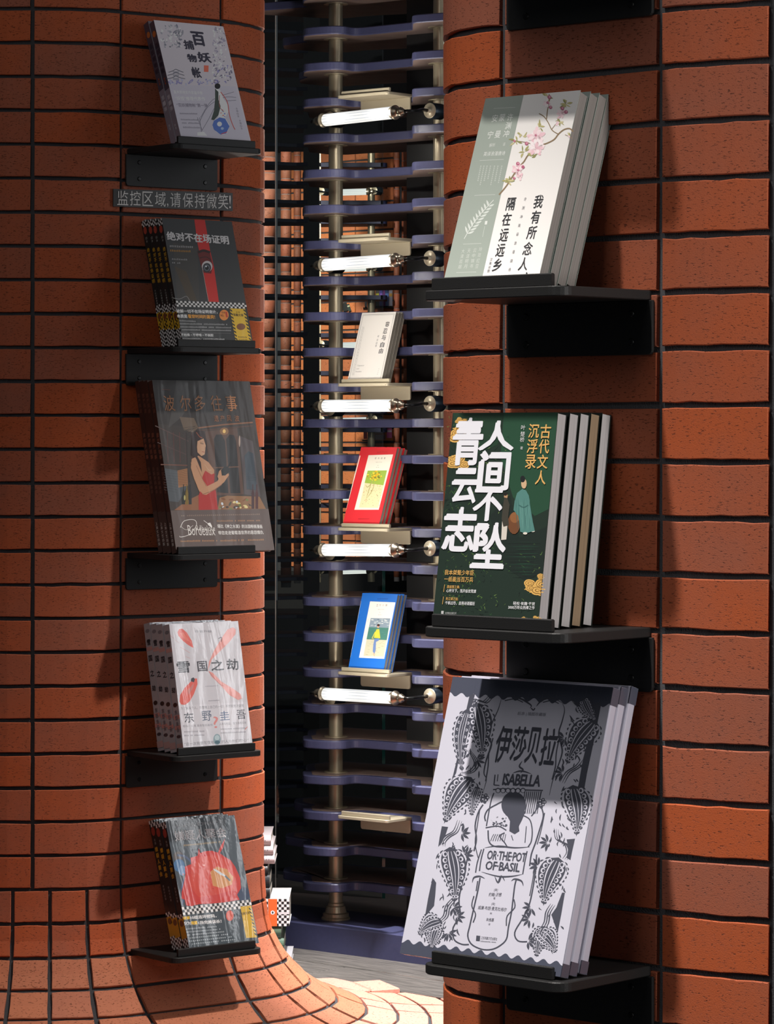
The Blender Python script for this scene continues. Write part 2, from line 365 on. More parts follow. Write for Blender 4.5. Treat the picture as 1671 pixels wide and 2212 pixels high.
# ------------------------------------------------------------------ brackets
def frame(O, yaw, side, z):
    """x along the wall to the right, y towards the wall, z up"""
    s = -1 if side == 'R' else 1
    e = Vector((math.cos(yaw), s * math.sin(yaw), 0)); b = Vector((-s * math.sin(yaw), math.cos(yaw), 0))
    M = Matrix.Identity(4); M.col[0][:3] = e; M.col[1][:3] = b; M.col[2][:3] = (0, 0, 1); M.col[3][:3] = (O[0], O[1], z); return M
def arc(cx, cy, r, a0, a1, n=6): return [(cx + r * math.cos(R(a0 + (a1 - a0) * i / n)), cy + r * math.sin(R(a0 + (a1 - a0) * i / n))) for i in range(n + 1)]
def bracket_parts(root, W, D, th, ph, mat, lip=(.055, .9), pw=None, po=0.0, rad=.02, lh=.016, screws=True, plate=True, back=.004):
    mb = MB(); h = W / 2
    out = [(-h, back), ] + arc(-h + rad, -D + rad, rad, 180, 270) + arc(h - rad, -D + rad, rad, 270, 360) + [(h, back)]
    mb.prism(out, -th, 0, ch=.0012); obj('shelf_plate', mb, mat, root)
    mb = MB(); x0, x1 = -h + lip[0] * W, -h + lip[1] * W
    mb.box(x0, x1, -D + .010, -D + .016, 0, lh, ch=.0012); obj('lip', mb, mat, root)
    if plate:
        pw = pw or W; mb = MB(); r = .006
        prof = [(-pw / 2 + po, 0)] + arc(-pw / 2 + po + r, -ph + r, r, 180, 270, 3) + arc(pw / 2 + po - r, -ph + r, r, 270, 360, 3) + [(pw / 2 + po, 0)]
        Mx = Matrix(((1, 0, 0, 0), (0, 0, -1, back), (0, 1, 0, -th), (0, 0, 0, 1)))
        mb.prism(prof, 0, .005, M=Mx, ch=.0008); obj('back_plate', mb, mat, root)
        if screws:
            for sx in (-pw * .36, pw * .36):
                for sz in (-th - ph * .24, -th - ph * .76):
                    mb = MB(); Ms = Matrix(((1, 0, 0, sx + po), (0, 0, -1, back - .0045), (0, 1, 0, sz), (0, 0, 0, 1)))
                    mb.lathe([(.0046, 0), (.0046, .0012), (.0034, .002)], Ms, 12)
                    Mc = Ms @ Matrix.Translation((0, 0, .0021)); mb.box(-.0026, .0026, -.0005, .0005, 0, .0003, M=Mc); mb.box(-.0005, .0005, -.0026, .0026, 0, .0003, M=Mc)
                    obj('screw', mb, M_SCREW, root)
def bracket(label, O, yaw, side, z, group, **k):
    root = thing('book_bracket', label, 'shelf bracket', frame(O, yaw, side, z), group)
    bracket_parts(root, **k)
    # parts were made at the world origin: they sit in the bracket's own frame
    return root
OR, YR = (.2405, 4.1070), R(41.9); OL, YL = (-.4495, 6.8105), R(38.2)
OS, YS = (-.004, 7.964), R(40.4)
ZR = [1.4584 + .4218, 1.4584, 1.0386, .6171]
for z, lb in zip(ZR, ('black steel bracket cut off by the top edge, its back plate above the blossom books', 'black steel bracket on the right pillar under the books with the pink blossom cover',
                      'black steel bracket on the right pillar under the dark green books', 'black steel bracket on the right pillar under the large grey ornamental books')):
    bracket(lb, OR, YR, 'R', z, 'black brackets on the right pillar', W=.2278, D=.1734, th=.0125, ph=.068, mat=M_BLACK, pw=.236, po=.002)
ZL = [1.8758, 1.4606, 1.0353, .6237, .2124]
for i, (z, lb) in enumerate(zip(ZL, ('black steel bracket on the left pillar above the white-lettered sign', 'black steel bracket on the left pillar under the black thriller with the red stripe',
                      'black steel bracket on the left pillar under the brown books with the woman in red', 'black steel bracket on the left pillar under the white books with red strokes',
                      'lowest black bracket on the left pillar, just above the flared brick foot'))):
    bracket(lb, OL, YL, 'L', z, 'black brackets on the left pillar', W=.2255, D=.1708, th=.0115, ph=.066, mat=M_BLACK, pw=.232, po=-.002, lip=(.07, .93), plate=i < 4)
# ------------------------------------------------------------------ blue slatted bookcase between the pillars
ZI = lambda k: (HY - (67 + 77.05 * k) ) * 8.02 / F + ZC      # middle height of shelf k at its front
bc = thing('bookcase', 'tall open bookcase of many thin indigo shelves on round metal poles between the pillars', 'bookcase', Matrix.Translation((0, 8.05, 0)))
def wp(x, D): return ((x - CX) / F * D, D)
def smooth(pts, it=2):
    for _ in range(it):
        o = []
        for i in range(len(pts)):
            a, b = Vector(pts[i]), Vector(pts[(i + 1) % len(pts)])
            if (b - a).length < .004: o.append(tuple(a)); continue
            o += [tuple(a.lerp(b, .25)), tuple(a.lerp(b, .75))]
        pts = o
    return pts
TH = .0205
def rounded(pts, rad, n=5):
    o = []; N = len(pts)
    for i in range(N):
        a, b, c = Vector(pts[i - 1]), Vector(pts[i]), Vector(pts[(i + 1) % N]); r = rad[i] if isinstance(rad, list) else rad
        r1 = min(r, (a - b).length * .48); r2 = min(r, (c - b).length * .48)
        p, q = b + (a - b).normalized() * r1, b + (c - b).normalized() * r2
        for j in range(n + 1):
            t = j / n; o.append(tuple(p * (1 - t) ** 2 + b * 2 * t * (1 - t) + q * t * t))
    return o
def tipx(k): return {-2: 520, -1: 563, 0: 612, 1: 647, 20: 666, 21: 662, 22: 637, 23: 618, 24: 613}.get(k, 667)
for k in range(-3, 25):
    t = tipx(k)
    out = [wp(653, 8.14), wp(655, 8.035), wp(704, 7.995), wp(742, 7.995), wp(760, 8.03), wp(778, 8.03), wp(889, 7.925), wp(890, 7.79), wp(975, 7.735), wp(1016, 7.75), wp(1020, 7.9),
           wp(1000, 8.1), wp(877, 8.30), wp(800, 8.33), wp(730, 8.40), wp(t, 8.31), wp(t - 2, 8.235), wp(664, 8.16)]
    RAD = [.01, .022, .04, .04, .03, .03, .012, .018, .05, .02, .02, .03, .02, .05, .05, .012, .012, .01]
    out = rounded(out, RAD); z = ZI(k)
    mb = MB(); mb.prism([(x, y - 8.05) for x, y in out], z - TH / 2, z + TH / 2, ch=.0022, bot=1, sm=False)
    # the top carries an inset veneer panel inside a lacquered rim
    ins = [Vector(p) for p in out]; n = len(ins); pan = []
    for i in range(n):
        a, b_, c = ins[i - 1], ins[i], ins[(i + 1) % n]
        m_ = (c - a).normalized(); pan.append(b_ + Vector((-m_.y, m_.x)) * .022)
    sh = obj('shelf', mb, [M_BLUE, M_PLY], bc)
    mb = MB(); mb.prism([(p.x, p.y - 8.05) for p in pan], z + TH / 2 - .001, z + TH / 2 + .0008); obj('veneer_panel', mb, M_PLY, sh)
poles = [(-.128, 8.10), (.1298, 7.868)]
zt = 2.42
for i, (x, y) in enumerate(poles):
    M = Matrix.Translation((x, y - 8.05, 0)); mb = MB()
    mb.lathe([(.0178, .08), (.0178, zt)], M, 28); po = obj('pole', mb, M_POLE, bc)
    mb = MB(); mb.lathe([(.036, .0715), (.036, .0755), (.0325, .078), (.0325, .086), (.027, .089), (.0235, .104), (.0205, .106), (.0205, .112), (.0178, .114)], M, 28, sm=False); obj('pole_foot', mb, M_POLE, po)
    for k in range(-3, 25):
        z = ZI(k); s = 1 if z < ZC else -1
        mb = MB(); z0 = z + TH / 2 if s > 0 else z - TH / 2 - .003; mb.lathe([(.030, z0 + .0009), (.030, z0 + .0035)], M, 24); obj('collar', mb, M_POLE, po)
mb = MB(); pt = [wp(878, 7.99 + .03), wp(947, 7.965), wp(950, 8.0), wp(881, 8.06)]
mb.prism([(x, y - 8.05) for x, y in pt], .0715, zt, ch=.001); obj('upright_panel', mb, M_DARK, bc)
mb = MB(); q0 = Vector((-.2556, 8.077)); E2, N2 = Vector((.776, -.630)), Vector((.63, .776))
pl = [q0 - E2 * .75, q0 + E2 * .62, q0 + E2 * .62 + N2 * .23, q0 - E2 * .75 + N2 * .23]
mb.prism([(p.x, p.y - 8.05) for p in pl], 0, .0715, ch=.003); obj('plinth', mb, M_BLUE, bc)
mb = MB(); pl = [q0 - E2 * .75 + N2 * .232, q0 + E2 * .62 + N2 * .232, q0 + E2 * .62 + N2 * .64, q0 - E2 * .75 + N2 * .64]
mb.prism([(p.x, p.y - 8.05) for p in pl], 0, .0705); obj('base_board', mb, M_TAN, bc)
# small metal brackets
for i in range(6):
    z = 2.1136 - i * .3531
    lb = ['empty small metal bracket above the topmost tube lamp', 'empty small metal bracket above the second tube lamp from the top', 'small metal bracket under the pale grey books',
          'small metal bracket under the red books', 'small metal bracket under the blue books', 'lowest small metal bracket, empty and without a lamp below'][i]
    bracket(lb, OS, YS, 'R', z, 'small metal brackets on the bookcase', W=.1638, D=.0894, th=.0075, ph=.0335, mat=M_CHAMP, lip=(.05, .985), rad=.01, lh=.0105, pw=.160, screws=False, back=.004)
# ------------------------------------------------------------------ tube lamps
M_GLOW = plain('lit_glass_rib', 'f4f2ec', .6, emit=1.0, spec=.1)
M_GLOW2 = plain('lit_glass_groove', 'c3c9d2', .6, emit=.9, spec=.1)
for m_ in (M_GLOW, M_GLOW2): m_.node_tree.nodes['Principled BSDF'].inputs['Base Color'].default_value = (.02, .02, .02, 1)
def axisM(p, q):
    d = (Vector(q) - Vector(p)).normalized(); u = Vector((0, 0, 1)).cross(d); u.normalize(); v = d.cross(u)
    M = Matrix.Identity(4); M.col[0][:3] = u; M.col[1][:3] = v; M.col[2][:3] = d; M.col[3][:3] = p; return M
lamps_z = [(260, 243), (572.5, 562), (877, 876), (1188, 1188.6), (1498.6, 1507.6)]
NB = Vector((-.64, -.77, 0))
names = ['topmost lit fluted tube lamp in front of the bookcase', 'second lit tube lamp from the top, above the pale grey books', 'third lit tube lamp from the top, right under the pale grey books',
         'fourth lit tube lamp from the top, right under the red books', 'lowest lit tube lamp, right under the blue books']
def make_tube_lamp(A, B, label, seg=28, mount2=None, mount1=None, light=True, mats=None):
    """A left end, B right end of the glass"""
    A, B = Vector(A), Vector(B); L = (B - A).length
    root = thing('tube_lamp', label, 'lamp', Matrix.Translation((A + B) / 2), 'lit tube lamps on the bookcase'); T = Matrix.Translation(-(A + B) / 2)
    mb = MB(); M = T @ axisM(A, B)
    # fluted glass
    seg2 = 48; prof = []; vs = []
    for h in (0, L):
        for i in range(seg2):
            a = 2 * math.pi * i / seg2; r = .0143 + (.0005 if i % 2 else -.0002); vs.append(M @ Vector((r * math.cos(a), r * math.sin(a), h)))
    for par in (0, 1): mb.add(vs, [(i, (i + 1) % seg2, seg2 + (i + 1) % seg2, seg2 + i) for i in range(seg2) if (i % 4 == 3) == bool(par)], par, False)
    g = obj('glass_tube', mb, [M_GLOW, M_GLOW2], root); g.visible_shadow = True
    cap = [(.0155, 0), (.0175, .002), (.0175, .005), (.0145, .007), (.0125, .011), (.0095, .014), (.0095, .017), (.0115, .021), (.0095, .026), (.0055, .028), (.0055, .033), (.004, .034)]
    for p, q in ((B, B + (B - A)), (A, A - (B - A))):
        mb = MB(); mb.lathe([(.015, -.006)] + cap, T @ axisM(p, q), 20); obj('end_cap', mb, M_NICKEL, root)
    e = (B - A).normalized(); up = Vector((0, 0, 1))
    for s, mt in ((1, mount2), (-1, mount1)):
        if mt is None: continue
        p = (B if s > 0 else A) + e * s * .032; mt = Vector(mt)
        mb = MB(); mb.tube([T @ p, T @ (p + e * s * .010), T @ (p.lerp(mt, .45) + e * s * .006), T @ (mt + NB * .03), T @ mt], .0042); obj('arm', mb, M_SCREW, root)
        mb = MB(); mb.lathe([(.0195, -.038), (.0195, 0), (.0185, .0015)], T @ axisM(mt, mt + NB), 24); mk = obj('mount', mb, M_NAVY, root)
        mb = MB(); mb.lathe([(.0183, .0012), (.0183, .003), (.0175, .0036), (.0075, .0038), (.0075, .011), (.006, .013)], T @ axisM(mt, mt + NB), 24); obj('mount_face', mb, M_CHAMP, mk)
    if light:
        c = (A + B) / 2 + Vector((0, 0, 0))
        for off in (-.3, .3):
            d = bpy.data.lights.new('tube_light', 'POINT'); d.energy = 2.8; d.color = (1, .95, .86); d.shadow_soft_size = .02
            o = bpy.data.objects.new('tube_light', d); COL.objects.link(o); o.parent = root; o.location = (B - A) * off + NB * .022
    return root
for (yl, yr), nm in zip(lamps_z, names):
    A = P3(699, yl, 7.86); B = P3(851, yr, 7.70); zc = (A.z + B.z) / 2
    m2 = P3(929, (yl + yr) / 2 - 9 if yl < 700 else (yl + yr) / 2 + 1, 7.75); m1 = P3(713, (yl + yr) / 2 + 6, 8.045)
    m2.z = zpx(yr - 4, 7.75)
    make_tube_lamp(A, B, nm, mount2=m2, mount1=m1)
# ------------------------------------------------------------------ glass pane behind the bookcase
m, t, b = nt('clear_glass_sheet'); t.nodes.remove(b); tr = node(t, 'ShaderNodeBsdfTransparent'); gl = node(t, 'ShaderNodeBsdfGlossy'); gl.inputs['Roughness'].default_value = .02
tr.inputs[0].default_value = (.93, .97, .95, 1); fr = node(t, 'ShaderNodeFresnel'); fr.inputs['IOR'].default_value = 1.5; mx = node(t, 'ShaderNodeMixShader')
t.links.new(fr.outputs[0], mx.inputs[0]); t.links.new(tr.outputs[0], mx.inputs[1]); t.links.new(gl.outputs[0], mx.inputs[2]); t.links.new(mx.outputs[0], t.nodes['Material Output'].inputs[0]); M_GLASS = m
M_GEDGE = plain('green_glass_edge', '1d5048', .15)
M_SEAM = plain('pale_seam', 'efe6da', .5)
mb = MB()
ga, gb, gc = Vector(wp(500, 8.66)), Vector(wp(595, 8.60)), Vector(wp(825, 8.47))
def sheet(p, q, z0, z1, th=.008):
    d = (q - p).normalized(); n_ = Vector((-d.y, d.x)) * th; mb_ = MB(); mb_.prism([tuple(p), tuple(q), tuple(q + n_), tuple(p + n_)], z0, z1); return mb_
g1 = struct(obj('window_1', sheet(ga, gb - Vector((.0015, 0)), .07, 2.6), M_GLASS))
g2 = struct(obj('window_2', sheet(gb + Vector((.0015, 0)), gc, .07, 2.6), M_GLASS))
mb = MB(); mb.box(gb.x - .0012, gb.x + .0012, gb.y - .002, gb.y + .006, .07, 2.6); obj('seam', mb, M_SEAM, g1)
mb = MB(); mb.box(gc.x, gc.x + .008, gc.y - .002, gc.y + .01, .07, 1.02); obj('glass_edge', mb, M_GEDGE, g2)
# ------------------------------------------------------------------ slat screen added for the shelf reflections in the glass, left of the bookcase
scr = thing('added_slat_screen', 'screen of thin dark blue horizontal slats behind the glass, left of the bookcase', 'screen', Matrix.Translation((-.3, 8.9, 0)))
Ds = 8.9
for k in range(-12, 33):
    y = 476 + 40.8 * k; z = zpx(y, Ds); 
    if z < .16: continue
    mb = MB(); pts = [];
    for i in range(9):
        x = 470 + (664 - 470) * i / 8; pts.append((wp(x, Ds)[0] + .3, .02 * math.sin(i * 1.1)))
    pts = pts + [(p[0], .16) for p in pts[::-1]]
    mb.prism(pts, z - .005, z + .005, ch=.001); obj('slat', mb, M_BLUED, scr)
mb = MB(); x0 = wp(656, 8.98)[0] + .3; x1 = wp(690, 8.98)[0] + .3; mb.box(x0, x1, .02, .06, .07, 2.6, ch=.001); obj('upright', mb, M_VOID, scr)
# ------------------------------------------------------------------ far side of the shop: a mirrored view, built as solid things
def far_struct(name, mb, mat): return struct(obj(name, mb, mat))
mb = MB(); mb.box(-3, 1.2, 9.6, 10.0, 0, zpx(1330, 9.6)); bdrop = obj('low_cabinet', mb, M_VOID); tag(bdrop, 'low black cabinet in the dark behind the bookcase', 'cabinet')  # added black box, stands in for the darkness low behind the bookcase
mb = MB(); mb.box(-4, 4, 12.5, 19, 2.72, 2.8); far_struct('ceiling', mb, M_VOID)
mb = MB(); mb.box(-4, 4, 12.4, 12.5, 2.39, 2.8); far_struct('added_bulkhead', mb, M_VOID)  # added bulkhead, turns the view above the far piers black
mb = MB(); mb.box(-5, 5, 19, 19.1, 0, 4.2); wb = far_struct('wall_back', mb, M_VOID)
fw = Vector((wp(769, 16.1)[0], 16.1, 0)); E3 = Vector((math.cos(R(41.5)), -math.sin(R(41.5)), 0)); N3 = Vector((math.sin(R(41.5)), math.cos(R(41.5)), 0))
wf = MB(); Mf = Matrix.Identity(4); Mf.col[0][:3] = E3; Mf.col[1][:3] = N3; Mf.col[3][:3] = fw
wf.box(-.62, .262, .004, .1, .6, 2.72, M=Mf); wf = far_struct('wall_far', wf, M_MORTAR)
def far_bricks(M, x0, x1, zlo, zhi, parent, cyl=None):
    b_ = MB(); b_.prism([(x0 + .004, 0), (x1 - .004, 0), (x1 - .004, .02), (x0 + .004, .02)] if not cyl else cyl, .004, .066, ch=.0015); me = b_.mesh('brick', M_BRICKF)
    z = zlo
    while z < zhi:
        o = bpy.data.objects.new('brick', me); COL.objects.link(o); o.parent = parent; o.matrix_world = M @ Matrix.Translation((0, -.006, z)); z += .07
for x0, x1 in ((-.5, -.25), (-.25, 0), (0, .25)): far_bricks(Mf, x0, x1, .62, 2.65, wf)
# round brick piers standing in for warped reflections, and a pier beside the wall
def pier(name, xa, xb, D, r=None):
    a, b_ = wp(xa, D)[0], wp(xb, D)[0]; rr = (b_ - a) / 2; cx = (a + b_) / 2
    mb = MB(); mb.lathe([(rr - .0015, .6), (rr - .0015, 2.72)], Matrix.Translation((cx, D, 0)), 20); o = far_struct(name, mb, M_MORTAR)
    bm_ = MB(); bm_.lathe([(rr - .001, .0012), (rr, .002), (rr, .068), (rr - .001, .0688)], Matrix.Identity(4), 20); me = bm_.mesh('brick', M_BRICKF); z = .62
    while z < 2.65:
        q = bpy.data.objects.new('brick', me); COL.objects.link(q); q.parent = o; q.matrix_world = Matrix.Translation((cx, D, z)); z += .07
M_BRICKF = brick_mat('brick_clay_far_dim', '4f2411', '42210f', .5)  # clay darkened to keep the piers dim under the far spotlight
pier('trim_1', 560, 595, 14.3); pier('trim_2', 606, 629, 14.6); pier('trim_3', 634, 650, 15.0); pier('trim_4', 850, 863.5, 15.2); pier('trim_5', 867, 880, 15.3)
# mirror image of the bookcase, built as a solid far copy
fb = thing('mirror_bookcase', 'far dark bookcase of thin shelves seen through the gaps of the near one', 'bookcase', Matrix.Translation((-.15, 15.1, 0)))
mb_all = []
for k in range(-6, 25):
    z = ZI(k)
    if z < .9 or z > 2.7: continue
    mb = MB(); x0, x1 = wp(652, 15.1)[0] + .15, wp(836, 15.1)[0] + .15
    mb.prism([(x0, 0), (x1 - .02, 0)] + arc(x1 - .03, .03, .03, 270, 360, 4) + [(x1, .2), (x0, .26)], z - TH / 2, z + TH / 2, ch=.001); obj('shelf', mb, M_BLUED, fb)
mb = MB(); mb.lathe([(.0172, .6), (.0172, 2.72)], Matrix.Translation((wp(801.5, 15.1)[0] + .15, .06, 0)), 20); obj('pole', mb, M_POLE, fb)
mb = MB(); mb.box(wp(655, 15.1)[0] + .15, wp(689, 15.1)[0] + .15, .02, .05, .6, 2.72); obj('upright_panel', mb, M_VOID, fb)
mb = MB(); mb.box(wp(690, 15.1)[0] + .15, wp(692.5, 15.1)[0] + .15, .0, .05, .6, 2.72); obj('pole', mb, M_POLE, fb)
for i, z in enumerate((2.407, 2.055, 1.70, 1.352, 1.0, .66)):
    D = 14.95; ya = HY - (z - ZC) * F / D
    o = make_tube_lamp(P3(728, ya + 1, D), P3(794, ya - 1, D - .02), ['far tube lamp glowing behind the upper shelf gaps', 'far tube lamp glowing below the second near lamp', 'far tube lamp glowing left of the pale grey books',
        'far tube lamp glowing just under the third near lamp', 'far tube lamp glowing left of the red books', 'far tube lamp glowing left of the blue books'][i], mount2=P3(809, ya - 3, 15.12), mount1=P3(695, ya - 2, 15.09), light=False)
    o['group'] = 'far tube lamps'
    mb = MB()
lamp('far_shelf_light', 'AREA', (-.2, 14.2, 2.6), (-.1, 16, 1.2), 9, (1, .93, .85), size=.5)
# ------------------------------------------------------------------ printed art on covers
def print_mat(name, rough, coat=0.0, wrinkle=0.0):
    m, t, b = nt(name); a = node(t, 'ShaderNodeVertexColor'); a.layer_name = 'Col'; t.links.new(a.outputs['Color'], b.inputs['Base Color'])
    b.inputs['Roughness'].default_value = rough; b.inputs['Coat Weight'].default_value = coat; b.inputs['Coat Roughness'].default_value = .12
    if wrinkle: film(t, b, wrinkle)
    return m
def film(t, b, k):
    """wavy transparent shrink-wrap over the cover: long soft ripples plus small creases"""
    tc = node(t, 'ShaderNodeTexCoord'); mp = node(t, 'ShaderNodeMapping'); mp.inputs['Scale'].default_value = (1, 1, .22); t.links.new(tc.outputs['Object'], mp.inputs['Vector'])
    n = node(t, 'ShaderNodeTexNoise'); n.inputs['Scale'].default_value = 16; n.inputs['Detail'].default_value = 2; n.inputs['Distortion'].default_value = .6; t.links.new(mp.outputs[0], n.inputs['Vector'])
    n2 = node(t, 'ShaderNodeTexNoise'); n2.inputs['Scale'].default_value = 130; t.links.new(tc.outputs['Object'], n2.inputs['Vector'])
    ad = node(t, 'ShaderNodeMath', operation='MULTIPLY_ADD'); t.links.new(n2.outputs['Fac'], ad.inputs[0]); ad.inputs[1].default_value = .05; t.links.new(n.outputs['Fac'], ad.inputs[2])
    bp = node(t, 'ShaderNodeBump'); bp.inputs['Strength'].default_value = k; bp.inputs['Distance'].default_value = .012; t.links.new(ad.outputs[0], bp.inputs['Height'])
    t.links.new(bp.outputs['Normal'], b.inputs['Coat Normal'])
M_PRINT = print_mat('printed_paper', .55)
M_PRINTF = print_mat('printed_cover_in_film', .5, .65, .34)
M_PRINTG = print_mat('printed_cover_in_thin_film', .5, .08, .2)
PAGE = {}
def page_mat(c):
    if c in PAGE: return PAGE[c]
    m, t, b = nt('page_edges_' + c); tc = node(t, 'ShaderNodeTexCoord'); mp = node(t, 'ShaderNodeMapping'); mp.inputs['Scale'].default_value = (1, 1, .004); t.links.new(tc.outputs['Object'], mp.inputs['Vector'])
    n = node(t, 'ShaderNodeTexNoise'); n.inputs['Scale'].default_value = 900; t.links.new(mp.outputs[0], n.inputs['Vector'])
    r = node(t, 'ShaderNodeValToRGB'); k = lin(c); r.color_ramp.elements[0].position = .35; r.color_ramp.elements[1].position = .65
    r.color_ramp.elements[0].color = (*[x * .72 for x in k], 1); r.color_ramp.elements[1].color = (*k, 1); t.links.new(n.outputs['Fac'], r.inputs['Fac']); t.links.new(r.outputs[0], b.inputs['Base Color']); b.inputs['Roughness'].default_value = .8
    PAGE[c] = m; return m
_tc = bpy.data.curves.new('type', 'FONT'); _to = bpy.data.objects.new('type', _tc); COL.objects.link(_to); _tc.resolution_u = 3
TXT = {}
def glyphs(s, bold=0.0, sp=1.0, res=3):
    if bold > 0:
        vs, fs, *_b = glyphs(s, 0.0, sp, res); V = []; Fc = []
        for dx, dy in ((0, 0), (bold, 0), (-bold, 0), (0, bold * .8), (0, -bold * .8)):
            n = len(V); V += [(x + dx, y + dy) for x, y in vs]; Fc += [tuple(i + n for i in f) for f in fs]
        return V, Fc, _b[0] - bold, _b[1] + bold, _b[2] - bold, _b[3] + bold
    k = (s, bold, sp)
    if k not in TXT:
        _tc.body = s; _tc.offset = bold; _tc.space_character = sp; _tc.resolution_u = res; bpy.context.view_layer.update(); m = _to.to_mesh()
        vs = [(v.co.x, v.co.y) for v in m.vertices]; fs = [tuple(p.vertices) for p in m.polygons]
        xs = [v[0] for v in vs]; ys = [v[1] for v in vs]; TXT[k] = (vs, fs, min(xs), max(xs), min(ys), max(ys)); _to.to_mesh_clear()
    return TXT[k]
class Art:
    def __init__(s, W, H, M=None, plane='front', T=0):
        s.W, s.H, s.M, s.plane, s.T = W, H, M, plane, T; s.v = []; s.f = []; s.c = []; s.L = 1; s.k = (1, 0, 0)
        if M is not None:
            s.Mi = M.inverted(); s.cam = s.Mi @ Vector((0, 0, ZC))
    def crop(s, sc, ox, oy): s.k = (sc, ox, oy); return s
    def uv(s, x, y):
        sc, ox, oy = s.k; px, py = ox + x / sc, oy + y / sc
        d = s.Mi.to_3x3() @ Vector(((px - CX) / F, 1, -(py - HY) / F)); t = -s.cam.y / d.y
        return (s.cam.x + d.x * t, s.cam.z + d.z * t)
    def up(s, n=1): s.L += n; return s
    def raw(s, vs, fs, col, copies=False):
        n = len(s.v); s.nc = getattr(s, 'nc', 0) + 1; e = .00006 * s.L + (s.nc % 9) * 4e-6; per = len(vs) // 5 if copies else len(vs) + 1
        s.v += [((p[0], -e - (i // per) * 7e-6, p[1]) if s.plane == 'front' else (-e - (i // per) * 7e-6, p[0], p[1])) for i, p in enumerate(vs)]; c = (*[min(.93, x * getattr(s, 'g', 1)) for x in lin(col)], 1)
        for f in fs: s.f.append(tuple(i + n for i in f)); s.c.append(c)
    def pu(s, pts, col):
        """polygon in cover metres, clipped to the cover"""
        pts = [tuple(p) for p in pts]
        for ax, lo, sg in ((0, 0, 1), (0, s.W if s.plane == 'front' else s.T, -1), (1, 0, 1), (1, s.H, -1)):
            out = []
            for i in range(len(pts)):
                a, b = pts[i - 1], pts[i]; da, db = (a[ax] - lo) * sg, (b[ax] - lo) * sg
                if (da < 0) != (db < 0): t = da / (da - db); out.append((a[0] + (b[0] - a[0]) * t, a[1] + (b[1] - a[1]) * t))
                if db >= 0: out.append(b)
            pts = out
            if len(pts) < 3: return
        s.raw(pts, [tuple(range(len(pts)))], col)
    def rect(s, x0, y0, x1, y1, col): s.pu([(x0, y0), (x1, y0), (x1, y1), (x0, y1)], col)
    def poly(s, pts, col): s.pu([s.uv(*p) for p in pts], col)
    def ell(s, x, y, rx, ry, col, n=14, rot=0):
        c, d = math.cos(R(rot)), math.sin(R(rot))
        s.poly([(x + rx * math.cos(2 * math.pi * i / n) * c - ry * math.sin(2 * math.pi * i / n) * d, y + rx * math.cos(2 * math.pi * i / n) * d + ry * math.sin(2 * math.pi * i / n) * c) for i in range(n)], col)
    def line(s, pts, wd, col, taper=False, sm=True):
        pts = [Vector(p) for p in pts]
        if sm and len(pts) > 2:
            q = []
            for i in range(len(pts) - 1):
                p0, p1, p2, p3 = pts[max(i - 1, 0)], pts[i], pts[i + 1], pts[min(i + 2, len(pts) - 1)]
                for j in range(4):
                    t = j / 4; q.append(.5 * ((2 * p1) + (p2 - p0) * t + (2 * p0 - 5 * p1 + 4 * p2 - p3) * t * t + (3 * p1 - p0 - 3 * p2 + p3) * t ** 3))
            pts = q + [pts[-1]]
        L, Rr = [], []
        for i, p in enumerate(pts):
            d = (pts[min(i + 1, len(pts) - 1)] - pts[max(i - 1, 0)]); d = d.normalized() if d.length else Vector((1, 0)); n = Vector((-d.y, d.x))
            w_ = wd * .5 * ((1 - .85 * abs(2 * i / (len(pts) - 1) - 1) ** 1.5) if taper else 1)
            L.append(tuple(p + n * w_)); Rr.append(tuple(p - n * w_))
        vs = [s.uv(*p) for p in L + Rr]; n = len(L); s.raw(vs, [(i, i + 1, n + i + 1, n + i) for i in range(n - 1)], col)
    def text(s, st, x0, y0, x1, y1, h, col, bold=0.0, sp=1.0, res=2):
        """lower left and lower right corner of the line in crop pixels, its height in crop pixels"""
        vs, fs, a0, a1, b0, b1 = glyphs(st, bold, sp, res); p, q = Vector(s.uv(x0, y0)), Vector(s.uv(x1, y1))
        mp = s.uv((x0 + x1) / 2, (y0 + y1) / 2 - h)[1] - s.uv((x0 + x1) / 2, (y0 + y1) / 2)[1]
        s.raw([(p.x + (q.x - p.x) * (v[0] - a0) / (a1 - a0), p.y + (q.y - p.y) * (v[0] - a0) / (a1 - a0) + mp * (v[1] - b0) / (b1 - b0)) for v in vs], fs, col, bold > 0)
    def ch(s, st, x, y, w_, h, col, bold=0.0, res=3):
        """one character centred on a crop pixel"""
        vs, fs, a0, a1, b0, b1 = glyphs(st, bold, 1, res); c = Vector(s.uv(x, y)); W_ = (Vector(s.uv(x + w_ / 2, y)) - Vector(s.uv(x - w_ / 2, y))).length
        Hh = s.uv(x, y - h / 2)[1] - s.uv(x, y + h / 2)[1]
        s.raw([(c.x + W_ * ((v[0] - a0) / (a1 - a0) - .5), c.y + Hh * ((v[1] - b0) / (b1 - b0) - .5)) for v in vs], fs, col, bold > 0)
    def col_(s, st, x0, y0, x1, y1, w_, h, col, bold=0.0, res=2):
        n = len(st)
        for i, c in enumerate(st):
            t = i / max(1, n - 1); s.ch(c, x0 + (x1 - x0) * t, y0 + (y1 - y0) * t, w_, h, col, bold, res)
